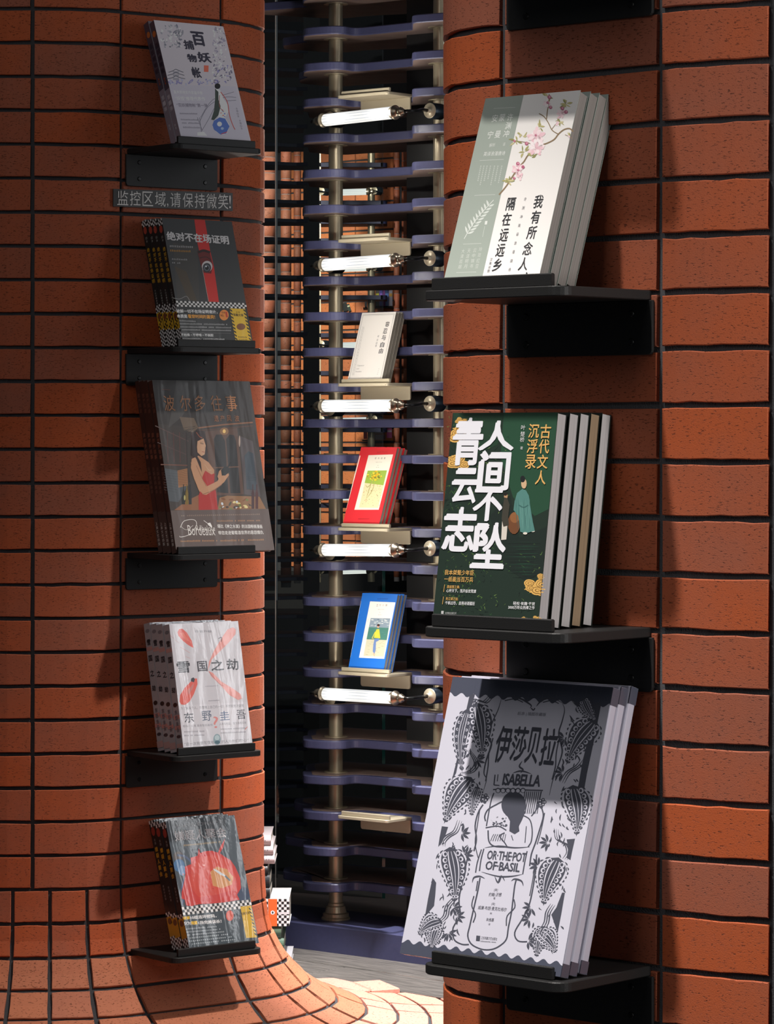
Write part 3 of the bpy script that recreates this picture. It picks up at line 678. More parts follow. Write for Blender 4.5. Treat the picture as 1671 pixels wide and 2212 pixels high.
    def greek(s, x0, y0, x1, y1, h, n, col, seed=0):
        """a line of print too small to read: a row of tiny marks"""
        r = random.Random(seed * 7 + n)
        for i in range(n):
            if r.random() < .06: continue
            t0, t1 = (i + .12) / n, (i + .82) / n
            a = Vector((x0 + (x1 - x0) * t0, y0 + (y1 - y0) * t0)); b = Vector((x0 + (x1 - x0) * t1, y0 + (y1 - y0) * t1)); q = h * r.uniform(.75, 1)
            for f0, f1 in ((0, .3), (.55, .9)): s.poly([(a.x, a.y - q * f0), (b.x, b.y - q * f0), (b.x, b.y - q * f1), (a.x, a.y - q * f1)], col)
            m = a.lerp(b, r.uniform(.3, .7)); wq = (b - a).length * .16; s.poly([(m.x - wq, m.y), (m.x + wq, m.y), (m.x + wq, m.y - q), (m.x - wq, m.y - q)], col)
    def checker(s, x0, y0, x1, y1, nx, ny, c1, c2):
        """checks in cover metres"""
        s.rect(x0, y0, x1, y1, c1)
        s.up()
        for i in range(nx):
            for j in range(ny):
                if (i + j) % 2: s.rect(x0 + (x1 - x0) * i / nx, y0 + (y1 - y0) * j / ny, x0 + (x1 - x0) * (i + 1) / nx, y0 + (y1 - y0) * (j + 1) / ny, c2)
    def build(s, name, mat, parent=None):
        me = bpy.data.meshes.new(name); me.from_pydata(s.v, [], s.f); me.materials.append(mat)
        ca = me.color_attributes.new('Col', 'FLOAT_COLOR', 'CORNER'); d = []
        for p in me.polygons:
            d += list(s.c[p.index]) * p.loop_total
        ca.data.foreach_set('color', d)
        # every face looks outwards
        want = Vector((0, -1, 0)) if s.plane == 'front' else Vector((-1, 0, 0))
        fl = [p.index for p in me.polygons if p.normal.dot(want) < 0]
        if fl:
            bm = bmesh.new(); bm.from_mesh(me); bm.faces.ensure_lookup_table(); bmesh.ops.reverse_faces(bm, faces=[bm.faces[i] for i in fl]); bm.to_mesh(me); bm.free()
        if parent is None: return me
        return link(name, me, parent)
# ------------------------------------------------------------------ books
def book_matrix(side, O, yaw0, z, u0, v0, lean, yaw, T):
    F0 = frame(O, yaw0, side, z); F1 = frame(O, yaw, side, z)
    e, b = F1.col[0].to_3d(), F1.col[1].to_3d(); zz = Vector((0, 0, 1))
    o = Vector((O[0], O[1], z)) + F0.col[0].to_3d() * u0 - F0.col[1].to_3d() * v0 + zz * (T * math.sin(lean) + .0004)
    M = Matrix.Identity(4); M.col[0][:3] = e; M.col[1][:3] = b * math.cos(lean) - zz * math.sin(lean); M.col[2][:3] = b * math.sin(lean) + zz * math.cos(lean); M.col[3][:3] = o
    return M
def film_mat(name, c, rough=.5, wr=.35):
    m, t, b = nt(name); b.inputs['Base Color'].default_value = (*lin(c), 1); b.inputs['Roughness'].default_value = rough; b.inputs['Coat Weight'].default_value = 1; b.inputs['Coat Roughness'].default_value = .12; film(t, b, wr); return m
def book_body(root, W, H, T, cmat, pmat, box=False, fore=True):
    c = .0007
    if box:
        mb = MB(); mb.prism(rounded([(0, 0), (W, 0), (W, T), (0, T)], [.001, .004, .004, .001], 3), 0, H, ch=.0008); obj('cover', mb, cmat, root); return
    mb = MB()
    mb.prism([(0, 0), (W, 0), (W, c), (c, c), (c, T - c), (W, T - c), (W, T), (0, T)], 0, H)
    cv = obj('cover', mb, cmat, root)
    mb = MB(); mb.box(c, W - .0012, c, T - c, .0012, H - .0012); obj('page_block', mb, pmat, root)
def stack(labels, group, side, O, yaw0, z, prm, T, pitch, n, cmat, pmat, front, spine=None, box=False, jig=None, fmat=None):
    u0, v0, W, H, lean, yaw = prm; lean, yaw = R(lean), R(yaw)
    H = H - T * math.tan(lean)
    M0 = book_matrix(side, O, yaw0, z, u0, v0, lean, yaw, T)
    root = thing('book', labels[0], 'book', M0, group); book_body(root, W, H, T, cmat, pmat, box)
    b = frame(O, yaw, side, z).col[1].to_3d()
    if spine:
        A = Art(W, H, M0, 'spine', T); spine(A); A.build('spine_print', fmat or M_PRINT, root)
    rnd = random.Random(len(labels[0]))
    for i in range(1, n):
        du, dz, dl = (jig[i - 1] if jig else (rnd.uniform(-.0015, .0015), 0, 0))
        M = Matrix.Translation(b * pitch * i) @ M0
        M.translation += M0.col[0].to_3d() * du + Vector((0, 0, dz))
        dup(root, M, labels[min(i, len(labels) - 1)])
    A = Art(W, H, M0); front(A); A.build('cover_print', fmat or M_PRINT, root)
    return root
INK = '4a4c58'
def blossom(A, x, y, r, seed, n=16):
    q = random.Random(seed)
    for i in range(n):
        a = q.uniform(0, 360); d = r * q.uniform(.15, .7); A.ell(x + d * math.cos(R(a)), y + d * math.sin(R(a)), r * .42, r * .2, q.choice(['f6e2e4', 'f2d4d8', 'f8ecec', 'ecc4cc']), 10, a)
    A.up()
    for i in range(n):
        a = q.uniform(0, 360); d = r * q.uniform(.1, .75); A.line([(x + d * .3 * math.cos(R(a)), y + d * .3 * math.sin(R(a))), (x + d * math.cos(R(a)), y + d * math.sin(R(a)))], 1.3, q.choice(['e4b4be', 'ecccd2']), sm=False)
    A.L -= 1
def leaf(A, x, y, l, w_, rot, col):
    c, s_ = math.cos(R(rot)), math.sin(R(rot)); pts = []
    for t in range(7): pts.append((l * t / 6, w_ * math.sin(math.pi * t / 6)))
    for t in range(5, 0, -1): pts.append((l * t / 6, -w_ * .6 * math.sin(math.pi * t / 6)))
    A.poly([(x + a * c - b * s_, y + a * s_ + b * c) for a, b in pts], col)
def cloud(A, x, y, w_, h, seed, col='d9ab5c', ink='6b4a1c'):
    q = random.Random(seed)
    for i in range(9):
        cx, cy, r = x + w_ * q.uniform(.12, .88), y + h * q.uniform(.2, .8), h * q.uniform(.16, .3); A.ell(cx, cy, r * 1.3, r, col, 16); A.up(); A.ell(cx, cy, r * .95, r * .7, ink, 14); A.up(); A.ell(cx, cy, r * .82, r * .58, col, 14)
        A.up(); A.ell(cx + r * .1, cy, r * .45, r * .32, ink, 12); A.up(); A.ell(cx + r * .15, cy, r * .34, r * .22, col, 12); A.L -= 4
    for i in range(4):
        yy = y + h * (.25 + .17 * i); A.line([(x + w_ * q.uniform(0, .3), yy), (x + w_ * .5, yy - h * .03), (x + w_ * q.uniform(.8, 1), yy)], h * .05, col)
def front_R1(A):
    A.crop(2.984, 900, 160); A.rect(0, 0, A.W, A.H, 'ebe8e4'); A.up(); ub = A.uv(560, 700)[0]; A.rect(0, 0, ub, A.H, '9ba59b'); A.up()
    w_ = 'd8dcd6'
    for a in (((495, 222), (635, 215)), ((405, 558), (560, 550)), ((372, 783), (505, 777)), ((298, 1097), (415, 1092)), ((255, 1280), (383, 1276))): A.line(a, 2, w_, sm=False)
    for c, x, y in (('安', 503, 285), ('蒙', 550, 280), ('许', 601, 278), ('渊', 589, 332), ('冲', 576, 385), ('曼', 522, 388), ('宁', 474, 392)): A.ch(c, x, y, 36, 46, 'e4e7e2')
    A.text('解析', 465, 472, 503, 468, 24, w_); A.text('译', 552, 465, 568, 464, 22, w_); A.text('英译浪漫唐诗', 428, 530, 566, 524, 28, 'e4e7e2')
    for i, (x, n) in enumerate(((545, 9), (520, 8), (498, 10), (472, 7), (450, 8), (430, 10), (410, 8))):
        for j in range(n): A.poly([(x - j * 2.6, 590 + j * 13), (x + 7 - j * 2.6, 590 + j * 13), (x + 5 - j * 2.6, 599 + j * 13), (x - 2 - j * 2.6, 599 + j * 13)], 'b9c0b8')
    A.line([(305, 1062), (350, 985), (400, 915), (450, 860), (495, 812)], 4, w_)
    for t in range(9):
        x, y = 325 + t * 17, 1030 - t * 22; leaf(A, x, y, 52 - t, 8, -105, 'cfd5ce'); leaf(A, x, y, 50 - t, 8, -22, 'cfd5ce')
    A.poly([(440, 948), (456, 947), (452, 970), (437, 971)], w_); A.line([(438, 980), (424, 1050)], 3, 'c0c8c0', sm=False)
    for st, x0, y0, x1, y1 in (('大漠孤烟', 298, 1142, 277, 1242), ('天涯明月', 336, 1140, 314, 1240), ('云中锦书', 374, 1136, 352, 1238), ('玲珑红豆', 411, 1130, 388, 1238)): A.col_(st, x0, y0, x1, y1, 20, 26, 'c6ccc4')
    A.up(); br = '8a7456'
    for pts, w2 in (([(1008, 372), (985, 352), (950, 358), (915, 385), (885, 422), (840, 446), (792, 462), (755, 482), (715, 525), (690, 565), (655, 605), (612, 668), (575, 725), (530, 778)], 9), ([(912, 388), (872, 362), (848, 315), (820, 275), (788, 255)], 6), ([(836, 290), (842, 235), (855, 165), (852, 130)], 6), ([(955, 392), (980, 402), (1000, 414)], 4), ([(790, 462), (745, 452), (700, 440), (610, 428)], 5), ([(868, 358), (890, 330), (915, 300)], 4), ([(930, 262), (950, 215), (965, 170)], 4)): A.line(pts, w2, br)
    A.up(); q = random.Random(5)
    for x, y, n in ((790, 340, 7), (640, 430, 6), (690, 500, 6), (590, 690, 9), (960, 195, 8), (915, 305, 7), (745, 530, 6), (840, 150, 4), (980, 405, 4), (680, 395, 5)):
        for i in range(n): leaf(A, x + q.uniform(-10, 10), y + q.uniform(-10, 10), q.uniform(26, 46), q.uniform(5, 9), q.uniform(0, 360), q.choice(['a9a468', 'b8b078', '8f8f58', 'c7bd8e']))
    A.up()
    for x, y, r, sd_ in ((770, 400, 58, 1), (768, 478, 56, 2), (655, 622, 46, 3), (838, 182, 30, 4), (932, 262, 36, 5), (906, 322, 20, 6), (985, 404, 12, 7), (665, 655, 30, 8)): blossom(A, x, y, r, sd_, 22 if r > 40 else 12)
    A.up(2)
    for x, y, r in ((855, 150, 13), (862, 215, 11), (938, 222, 12), (962, 245, 12), (630, 432, 8), (708, 448, 12), (652, 578, 12), (685, 600, 11), (628, 672, 9), (768, 395, 8), (655, 620, 8), (845, 185, 9)):
        A.ell(x, y, r, r, 'b4607c', 10); A.ell(x + 2, y - 2, r * .5, r * .5, 'd9a0ae', 8)
    for st, x, y in (('我', 785, 822), ('有', 766, 922), ('所', 742, 1022), ('念', 716, 1124), ('人', 688, 1224)): A.ch(st, x, y, 58, 84, '26262a', .012)
    for st, x, y in (('隔', 607, 838), ('在', 580, 936), ('远', 562, 1038), ('远', 540, 1136), ('乡', 519, 1230)): A.ch(st, x, y, 54, 82, '26262a', .012)
    A.ch('，', 706, 1290, 12, 24, '26262a'); A.col_('许渊冲英译浪漫唐诗', 699, 806, 598, 1260, 15, 22, '77777a'); A.col_('汉英对照', 480, 1196, 463, 1270, 14, 19, '55555a')
def front_R2(A):
    A.crop(2.984, 900, 860); A.rect(0, 0, A.W, A.H, '182a20'); A.up(); q = random.Random(8)
    A.poly([(560, 95), (915, 93), (880, 700), (760, 760), (620, 640), (540, 380)], '1e4630'); A.poly([(235, 95), (560, 95), (520, 300), (260, 420)], '1a3826'); A.up()
    for cx, cy, rx, ry, n in ((320, 300, 120, 180, 70), (270, 720, 100, 160, 80), (330, 1080, 160, 120, 90), (500, 500, 90, 260, 50), (620, 1030, 180, 90, 40), (480, 1330, 260, 70, 50), (250, 1260, 110, 90, 40)):
        for i in range(n):
            x, y = cx + q.uniform(-rx, rx), cy + q.uniform(-ry, ry); a = q.uniform(-3, 3)
            A.line([(x, y), (x + q.uniform(-12, 12), y + q.uniform(-14, 8)), (x + q.uniform(-20, 20), y + q.uniform(-20, 20))], q.uniform(1.2, 4), q.choice(['3f6a34', '577a3a', '2f5432', '10201a', '6f8a48', '0f1a16']), True)
    A.poly([(470, 760), (600, 620), (660, 900), (860, 820), (850, 1100), (700, 1180), (560, 1080)], '13221c'); A.up()
    for i in range(26): y = 930 + i * 9; A.line([(560 + q.uniform(0, 120), y), (700, y + q.uniform(-4, 4)), (800 - q.uniform(0, 60), y)], 2, q.choice(['1f3a2c', '24503a', '0e1814']), True)
    A.up()
    for x, y, w_, h, sd_ in ((225, 165, 95, 125, 1), (205, 345, 115, 110, 2), (245, 125, 85, 40, 3), (690, 1165, 140, 115, 4), (785, 1130, 40, 45, 8), (645, 1408, 80, 40, 5), (740, 1405, 70, 38, 6)): cloud(A, x, y, w_, h, sd_)
    A.up(6)
    A.poly([(566, 640), (585, 645), (600, 690), (590, 770), (596, 820), (560, 830), (548, 780), (556, 700)], '3b382f'); A.poly([(552, 775), (590, 772), (578, 912), (545, 915)], 'cfc8bc'); A.ell(575, 632, 12, 20, 'b08a68'); A.ell(572, 618, 13, 12, '1c1814'); A.ell(628, 808, 40, 70, '6b4226'); A.ell(632, 770, 30, 35, '8a5a34')
    A.up(); A.poly([(682, 585), (648, 612), (632, 665), (625, 722), (655, 760), (664, 815), (668, 862), (700, 872), (762, 856), (750, 800), (738, 730), (732, 690), (724, 630), (706, 596)], '4f7f78')
    A.ell(692, 552, 18, 32, 'c9a884'); A.ell(684, 522, 16, 22, '14181a'); A.ell(700, 872, 14, 8, 'd8d2c6'); A.ell(750, 858, 12, 6, 'd8d2c6'); A.up()
    for i in range(16): x = 640 + i * 6; A.line([(x, 640 + q.uniform(0, 20)), (x + q.uniform(-6, 10), 740), (x + 8 + q.uniform(-4, 10), 850)], 2, q.choice(['3a6a66', '6a9a90', '2f5652']), True)
    A.line([(660, 690), (690, 705), (720, 690)], 7, '35605c'); A.up()
    for st, x, y, w_, h in (('人', 520, 245, 225, 185), ('间', 502, 470, 200, 250), ('不', 462, 685, 185, 215), ('坠', 468, 955, 215, 290), ('青', 332, 285, 190, 300), ('云', 312, 568, 160, 220), ('志', 278, 850, 205, 280)):
        A.ch(st, x, y, w_, h, 'e4e4ea', .028, 4); A.ch(st, x + 4, y - 5, w_ * .96, h * 1.03, 'e4e4ea', .012, 4); A.ch(st, x - 4, y + 5, w_ * 1.03, h * .97, 'e4e4ea', .012, 4)
    for st, x, y in (('古', 832, 215), ('代', 822, 312), ('文', 812, 410), ('人', 800, 512), ('沉', 756, 212), ('浮', 746, 310), ('录', 736, 410)): A.ch(st, x, y, 68, 92, 'dcab62', .014)
    for st, x, y in (('叶', 688, 190), ('楚', 684, 232), ('桥', 681, 268)): A.ch(st, x, y, 28, 32, 'd8d8d8')
    A.ch('著', 677, 322, 16, 20, 'c8c8c8')
    g, v = 'd8a75c', 'e2e2e4'
    A.text('我本桀骜少年臣', 180, 1140, 368, 1144, 34, g, .01); A.text('一纸能当百万兵', 178, 1183, 364, 1188, 34, g, .01)
    A.poly([(180, 1202), (183, 1202), (177, 1250), (174, 1250)], g); A.text('居庙堂之高:', 196, 1225, 278, 1228, 20, g, .01); A.text('心怀天下，荡开俗世荒唐', 192, 1253, 383, 1258, 24, v, .01)
    A.poly([(172, 1280), (175, 1280), (169, 1329), (166, 1329)], g); A.text('处江湖之远:', 188, 1302, 268, 1305, 20, g, .01); A.text('千帆过尽，且将诗酒猖狂', 184, 1332, 375, 1337, 24, v, .01)
    A.text('轻松·有趣·干货', 622, 1333, 762, 1338, 22, v, .01); A.text('3000万听众热捧之作', 590, 1360, 760, 1364, 24, v, .01); A.text('北京联合出版公司', 184, 1393, 256, 1395, 15, 'b8b8b8'); A.poly([(160, 1372), (176, 1372), (174, 1399), (159, 1399)], 'b8b8b8')
def paisley(A, bx, by, tx, ty, w_, paper, bend=.18, seed=0):
    """a pod with seeds: base, tip, width in crop pixels"""
    B, T = Vector((bx, by)), Vector((tx, ty)); d = T - B; L = d.length; d.normalize(); n = Vector((-d.y, d.x)); N = 18
    def pt(t, s_): # t along, s_ across -1..1
        r = w_ * .5 * (math.sin(math.pi * min(1, t * 1.02) ** .62)) * (1 - .25 * t); return B + d * L * t + n * (r * s_ + bend * L * math.sin(math.pi * t) * .5)
    A.poly([tuple(pt(i / N, 1)) for i in range(N + 1)] + [tuple(pt(i / N, -1)) for i in range(N, -1, -1)], INK); A.up()
    for s0, s1 in ((-.40, -.30), (.30, .40), (-.03, .03)):
        pts = [tuple(pt(.08 + .84 * i / 12, s0)) for i in range(13)] + [tuple(pt(.08 + .84 * i / 12, s1)) for i in range(12, -1, -1)]; A.poly(pts, paper)
    for s_ in (-.68, .68):
        for i in range(8):
            c = pt(.12 + .76 * i / 7, s_); r = w_ * .095 * (1 - .4 * i / 7); A.ell(c.x, c.y, r * 1.15, r, paper, 9, math.degrees(math.atan2(d.y, d.x)))
    A.up()
    for s_ in (-.68, .68):
        for i in range(8):
            c = pt(.12 + .76 * i / 7, s_ * .93); r = w_ * .055 * (1 - .4 * i / 7); A.ell(c.x, c.y, r * 1.15, r, INK, 8, math.degrees(math.atan2(d.y, d.x)))
    A.L -= 1
    A.L -= 1
    for s_ in (-1.18, 1.18):
        for i in range(11):
            a, b = pt(.05 + .085 * i, s_), pt(.05 + .085 * i + .055, s_ * 1.02); A.line([tuple(a), tuple((a + b) / 2 + n * (5 if s_ > 0 else -5)), tuple(b)], 9, INK, True)
def front_R3(A):
    A.crop(2.785, 860, 1440); pp = 'cfcedb'; A.rect(0, 0, A.W, A.H, pp); A.up()
    W, H = A.W, A.H; nw = 13
    def band(t0, sg):
        N = nw * 8; pts = [(W * i / N, t0 + sg * (.0026 * math.cos(2 * math.pi * nw * i / N))) for i in range(N + 1)]
        for i in range(N): A.raw([pts[i], pts[i + 1], (pts[i + 1][0], H if sg > 0 else 0), (pts[i][0], H if sg > 0 else 0)], [(0, 1, 2, 3)], '484c5c')
    band(H - .023, 1); band(.016, -1)
    for p in ([(430, 165), (462, 165), (425, 300), (395, 420), (380, 480), (348, 640), (320, 690), (352, 560), (372, 400), (400, 300)], [(1160, 212), (1222, 215), (1180, 430), (1135, 640), (1112, 772), (1078, 740), (1110, 560), (1150, 400), (1190, 300)],
              [(262, 960), (300, 965), (285, 1010), (262, 1060), (240, 1085), (248, 1030)], [(206, 1270), (228, 1300), (222, 1380), (215, 1440), (160, 1505), (180, 1390)], [(1012, 1040), (1063, 1035), (1046, 1110), (1035, 1165), (1012, 1150), (1022, 1090)], [(985, 1360), (1002, 1360), (980, 1490), (958, 1602), (920, 1492), (950, 1450)]): A.poly(p, INK)
    q = random.Random(12)
    for i in range(190):
        t = q.random(); y = 190 + 1500 * t
        if i % 2: x0, x1 = 428 - 300 * t, 575 - 235 * t
        else: x0, x1 = 1030 - 245 * t, 1205 - 250 * t
        x = q.uniform(x0, x1); a = q.uniform(50, 130) + (20 if i % 2 else -10); l = q.uniform(20, 46); dx, dy = l * math.cos(R(a)), l * math.sin(R(a)); A.line([(x, y), (x + dx * .5 + q.uniform(-7, 7), y + dy * .5), (x + dx, y + dy)], q.uniform(6, 11), INK, True)
    A.up()
    for a in ((470, 215, 500, 560, 150, -.1), (440, 665, 275, 945, 165, .12), (310, 1085, 335, 1425, 160, -.12), (262, 1530, 118, 1612, 120, .2), (420, 250, 385, 640, 90, .15), (1185, 320, 1010, 592, 165, .14), (1050, 712, 1070, 1022, 160, -.14), (965, 1148, 872, 1440, 165, .12), (845, 1590, 950, 1722, 125, -.15), (1110, 190, 1190, 330, 80, .1), (235, 1560, 200, 1700, 90, .1), (880, 1560, 830, 1750, 90, .1), (480, 720, 440, 900, 70, .1)): paisley(A, *a[:5], pp, a[5])
    for p in ([(420, 500), (455, 545), (470, 590), (440, 630), (385, 645)], [(370, 925), (345, 990), (300, 1020), (272, 1050), (268, 1080)], [(355, 1380), (300, 1440), (285, 1500), (250, 1535)], [(1110, 560), (1080, 600), (1020, 640), (985, 700)], [(950, 975), (960, 1040), (1010, 1070), (1025, 1120), (1000, 1160)], [(930, 1430), (900, 1480), (890, 1540), (860, 1590)], [(560, 175), (520, 215), (470, 200), (440, 250)], [(1050, 200), (1090, 240), (1150, 235), (1185, 290)]):
        for o in (-13, 0, 13): A.line([(x + o, y + o * .3) for x, y in p], 7.5, INK, True)
    for x, y, r in ((380, 1000, 0), (350, 1500, 10), (900, 1060, 180), (790, 1520, 170), (470, 560, 20), (990, 640, 190), (505, 430, 40), (1000, 430, 150), (300, 1600, 60), (780, 1650, 10), (400, 1130, 330), (840, 1200, 200), (330, 1450, 30), (800, 1450, 140)):
        for k in range(5): leaf(A, x + 6 * math.cos(R(r + k * 38 - 76)), y + 6 * math.sin(R(r + k * 38 - 76)), 50, 10, r + k * 38 - 76, INK)
    for p, w_ in (([(620, 192), (600, 260), (560, 350), (545, 430), (560, 470), (530, 560), (515, 640), (530, 680), (508, 760)], 7), ([(570, 430), (545, 520), (540, 600), (525, 690)], 5), ([(985, 218), (1000, 260), (985, 330), (965, 400), (980, 470), (985, 520), (960, 600), (930, 680), (908, 775)], 7), ([(970, 420), (950, 520), (945, 600), (925, 680)], 5),
                  ([(510, 830), (480, 880), (462, 960), (470, 1040), (455, 1110)], 6), ([(490, 860), (475, 960), (462, 1060), (480, 1150)], 4), ([(862, 850), (872, 900), (850, 980), (825, 1060), (800, 1130), (790, 1200)], 6), ([(880, 880), (860, 980), (835, 1070)], 4),
                  ([(620, 192), (680, 180), (740, 195), (775, 215), (800, 235), (792, 250)], 8), ([(830, 240), (850, 215), (880, 195), (930, 190), (985, 218)], 8), ([(640, 205), (700, 195), (750, 215)], 4), ([(870, 215), (920, 205), (965, 222)], 4), ([(800, 250), (812, 262), (822, 250)], 5),
                  ([(435, 1090), (410, 1180), (390, 1280), (365, 1400), (372, 1500), (330, 1570), (335, 1640), (380, 1670), (425, 1672)], 6), ([(425, 1110), (395, 1240), (372, 1350)], 4), ([(832, 1130), (825, 1220), (810, 1330), (785, 1440), (745, 1520), (700, 1600), (720, 1650), (775, 1655)], 6), ([(820, 1160), (812, 1260), (790, 1380)], 4),
                  ([(492, 1270), (480, 1340), (462, 1420), (448, 1480), (430, 1560), (418, 1620), (440, 1670), (500, 1700), (560, 1702), (610, 1680), (650, 1640), (662, 1570), (680, 1480), (690, 1400), (700, 1320), (710, 1280)], 6), ([(478, 1290), (468, 1350)], 5), ([(455, 1380), (442, 1440), (465, 1490), (450, 1540)], 5), ([(695, 1400), (700, 1450), (655, 1500), (650, 1560)], 5),
                  ([(445, 1300), (455, 1270), (490, 1262), (520, 1275)], 8), ([(680, 1290), (700, 1278), (740, 1290), (752, 1320)], 8), ([(525, 970), (600, 960), (650, 985)], 5), ([(525, 930), (520, 900), (540, 860), (590, 830), (625, 812)], 6), ([(540, 985), (545, 1050), (575, 1080), (640, 1085)], 6), ([(750, 895), (790, 920), (805, 980), (800, 1050), (780, 1085)], 5), ([(640, 1000), (610, 1020), (640, 1060), (655, 1085)], 5),
                  ([(520, 1090), (600, 1080), (700, 1090), (790, 1085)], 7), ([(500, 1100), (475, 1180), (465, 1240)], 5), ([(515, 1095), (498, 1160), (488, 1230)], 5), ([(775, 1110), (760, 1180), (748, 1250)], 5), ([(500, 1235), (600, 1262), (680, 1262), (745, 1250)], 7), ([(580, 1262), (600, 1300), (620, 1260), (640, 1290)], 9), ([(570, 740), (640, 735), (760, 742), (870, 745)], 5), ([(575, 760), (555, 820), (530, 960)], 5), ([(860, 750), (835, 850), (800, 900)], 5), ([(690, 640), (740, 628), (800, 645)], 7), ([(745, 568), (728, 600), (750, 620), (735, 640)], 8)): A.line(p, w_ * 1.45, INK, w_ > 6)
    for i in range(9): x = 762 + i * 12; A.line([(x, 750), (x - 12, 820), (x - 24, 885)], 5, INK)
    for i in range(6): A.ell(600 + i * 30, 745, 16, 16, INK); 
    A.up()
    for i in range(6): A.ell(600 + i * 30, 747, 11, 11, pp)
    A.L -= 1
    for x, y in ((522, 788), (866, 815), (515, 800), (855, 830)):
        for k in range(5): A.ell(x + 16 * math.cos(k * 1.257), y + 16 * math.sin(k * 1.257), 10, 10, INK, 10)
    A.up(); 
    for x, y in ((522, 788), (866, 815)):
        for k in range(5): A.ell(x + 16 * math.cos(k * 1.257), y + 16 * math.sin(k * 1.257), 5, 5, pp, 8)
    A.ell(694, 832, 74, 80, INK, 28); A.poly([(640, 870), (765, 870), (745, 920), (725, 960), (728, 990), (700, 1008), (668, 990), (672, 930)], INK); A.ell(600, 905, 48, 38, pp)
    q = random.Random(3)
    for i in range(26): x, y = q.uniform(570, 655), q.uniform(905, 960); A.ell(x, y, 7, 4, INK, 8, q.uniform(0, 180))
    for i in range(7): A.line([(555 + i * 14, 1050), (565 + i * 13, 1025), (575 + i * 12, 1008)], 3.5, INK)
    A.line([(680, 1015), (690, 1045)], 5, INK, sm=False); A.line([(770, 960), (762, 1060)], 5, INK, sm=False)
    for st, x, y, w_, h in (('伊', 632, 468, 92, 230), ('莎', 728, 465, 92, 215), ('贝', 812, 475, 78, 225), ('拉', 906, 485, 92, 235)): A.ch(st, x, y, w_, h, '3e404c', .022, 4)
    A.text('ISABELLA', 622, 715, 850, 726, 76, INK, .035, .9); A.line([(582, 650), (575, 712)], 7, INK, sm=False); A.line([(600, 648), (595, 690)], 5, INK, sm=False); A.line([(575, 712), (608, 715)], 6, INK, sm=False)
    A.text('OR·THE·POT', 530, 1160, 764, 1178, 58, INK, .03, .95); A.text('OF·BASIL', 520, 1222, 728, 1238, 56, INK, .03, .95)
    A.text('[英]', 575, 1352, 597, 1353, 18, '6a6a74'); A.text('约翰·济慈', 543, 1382, 619, 1384, 24, '5a5a64'); A.ch('著', 578, 1394, 12, 13, '6a6a74'); A.text('[英]', 560, 1437, 580, 1438, 18, '6a6a74')
    A.text('威廉·布朗·麦克杜格尔', 478, 1460, 650, 1474, 24, '5a5a64'); A.ch('绘', 558, 1484, 12, 13, '6a6a74'); A.text('朱维基', 527, 1532, 574, 1535, 22, '5a5a64'); A.ch('译', 547, 1550, 12, 13, '6a6a74')
    A.poly([(470, 1618), (493, 1620), (490, 1652), (467, 1650)], INK); A.text('江苏凤凰文艺出版社', 497, 1640, 593, 1648, 18, '5a5a64'); A.greek(494, 1655, 588, 1662, 8, 20, '7a7a84')
    A.text('后浪 | 插图珍藏版', 715, 294, 886, 302, 24, '6a6a76')
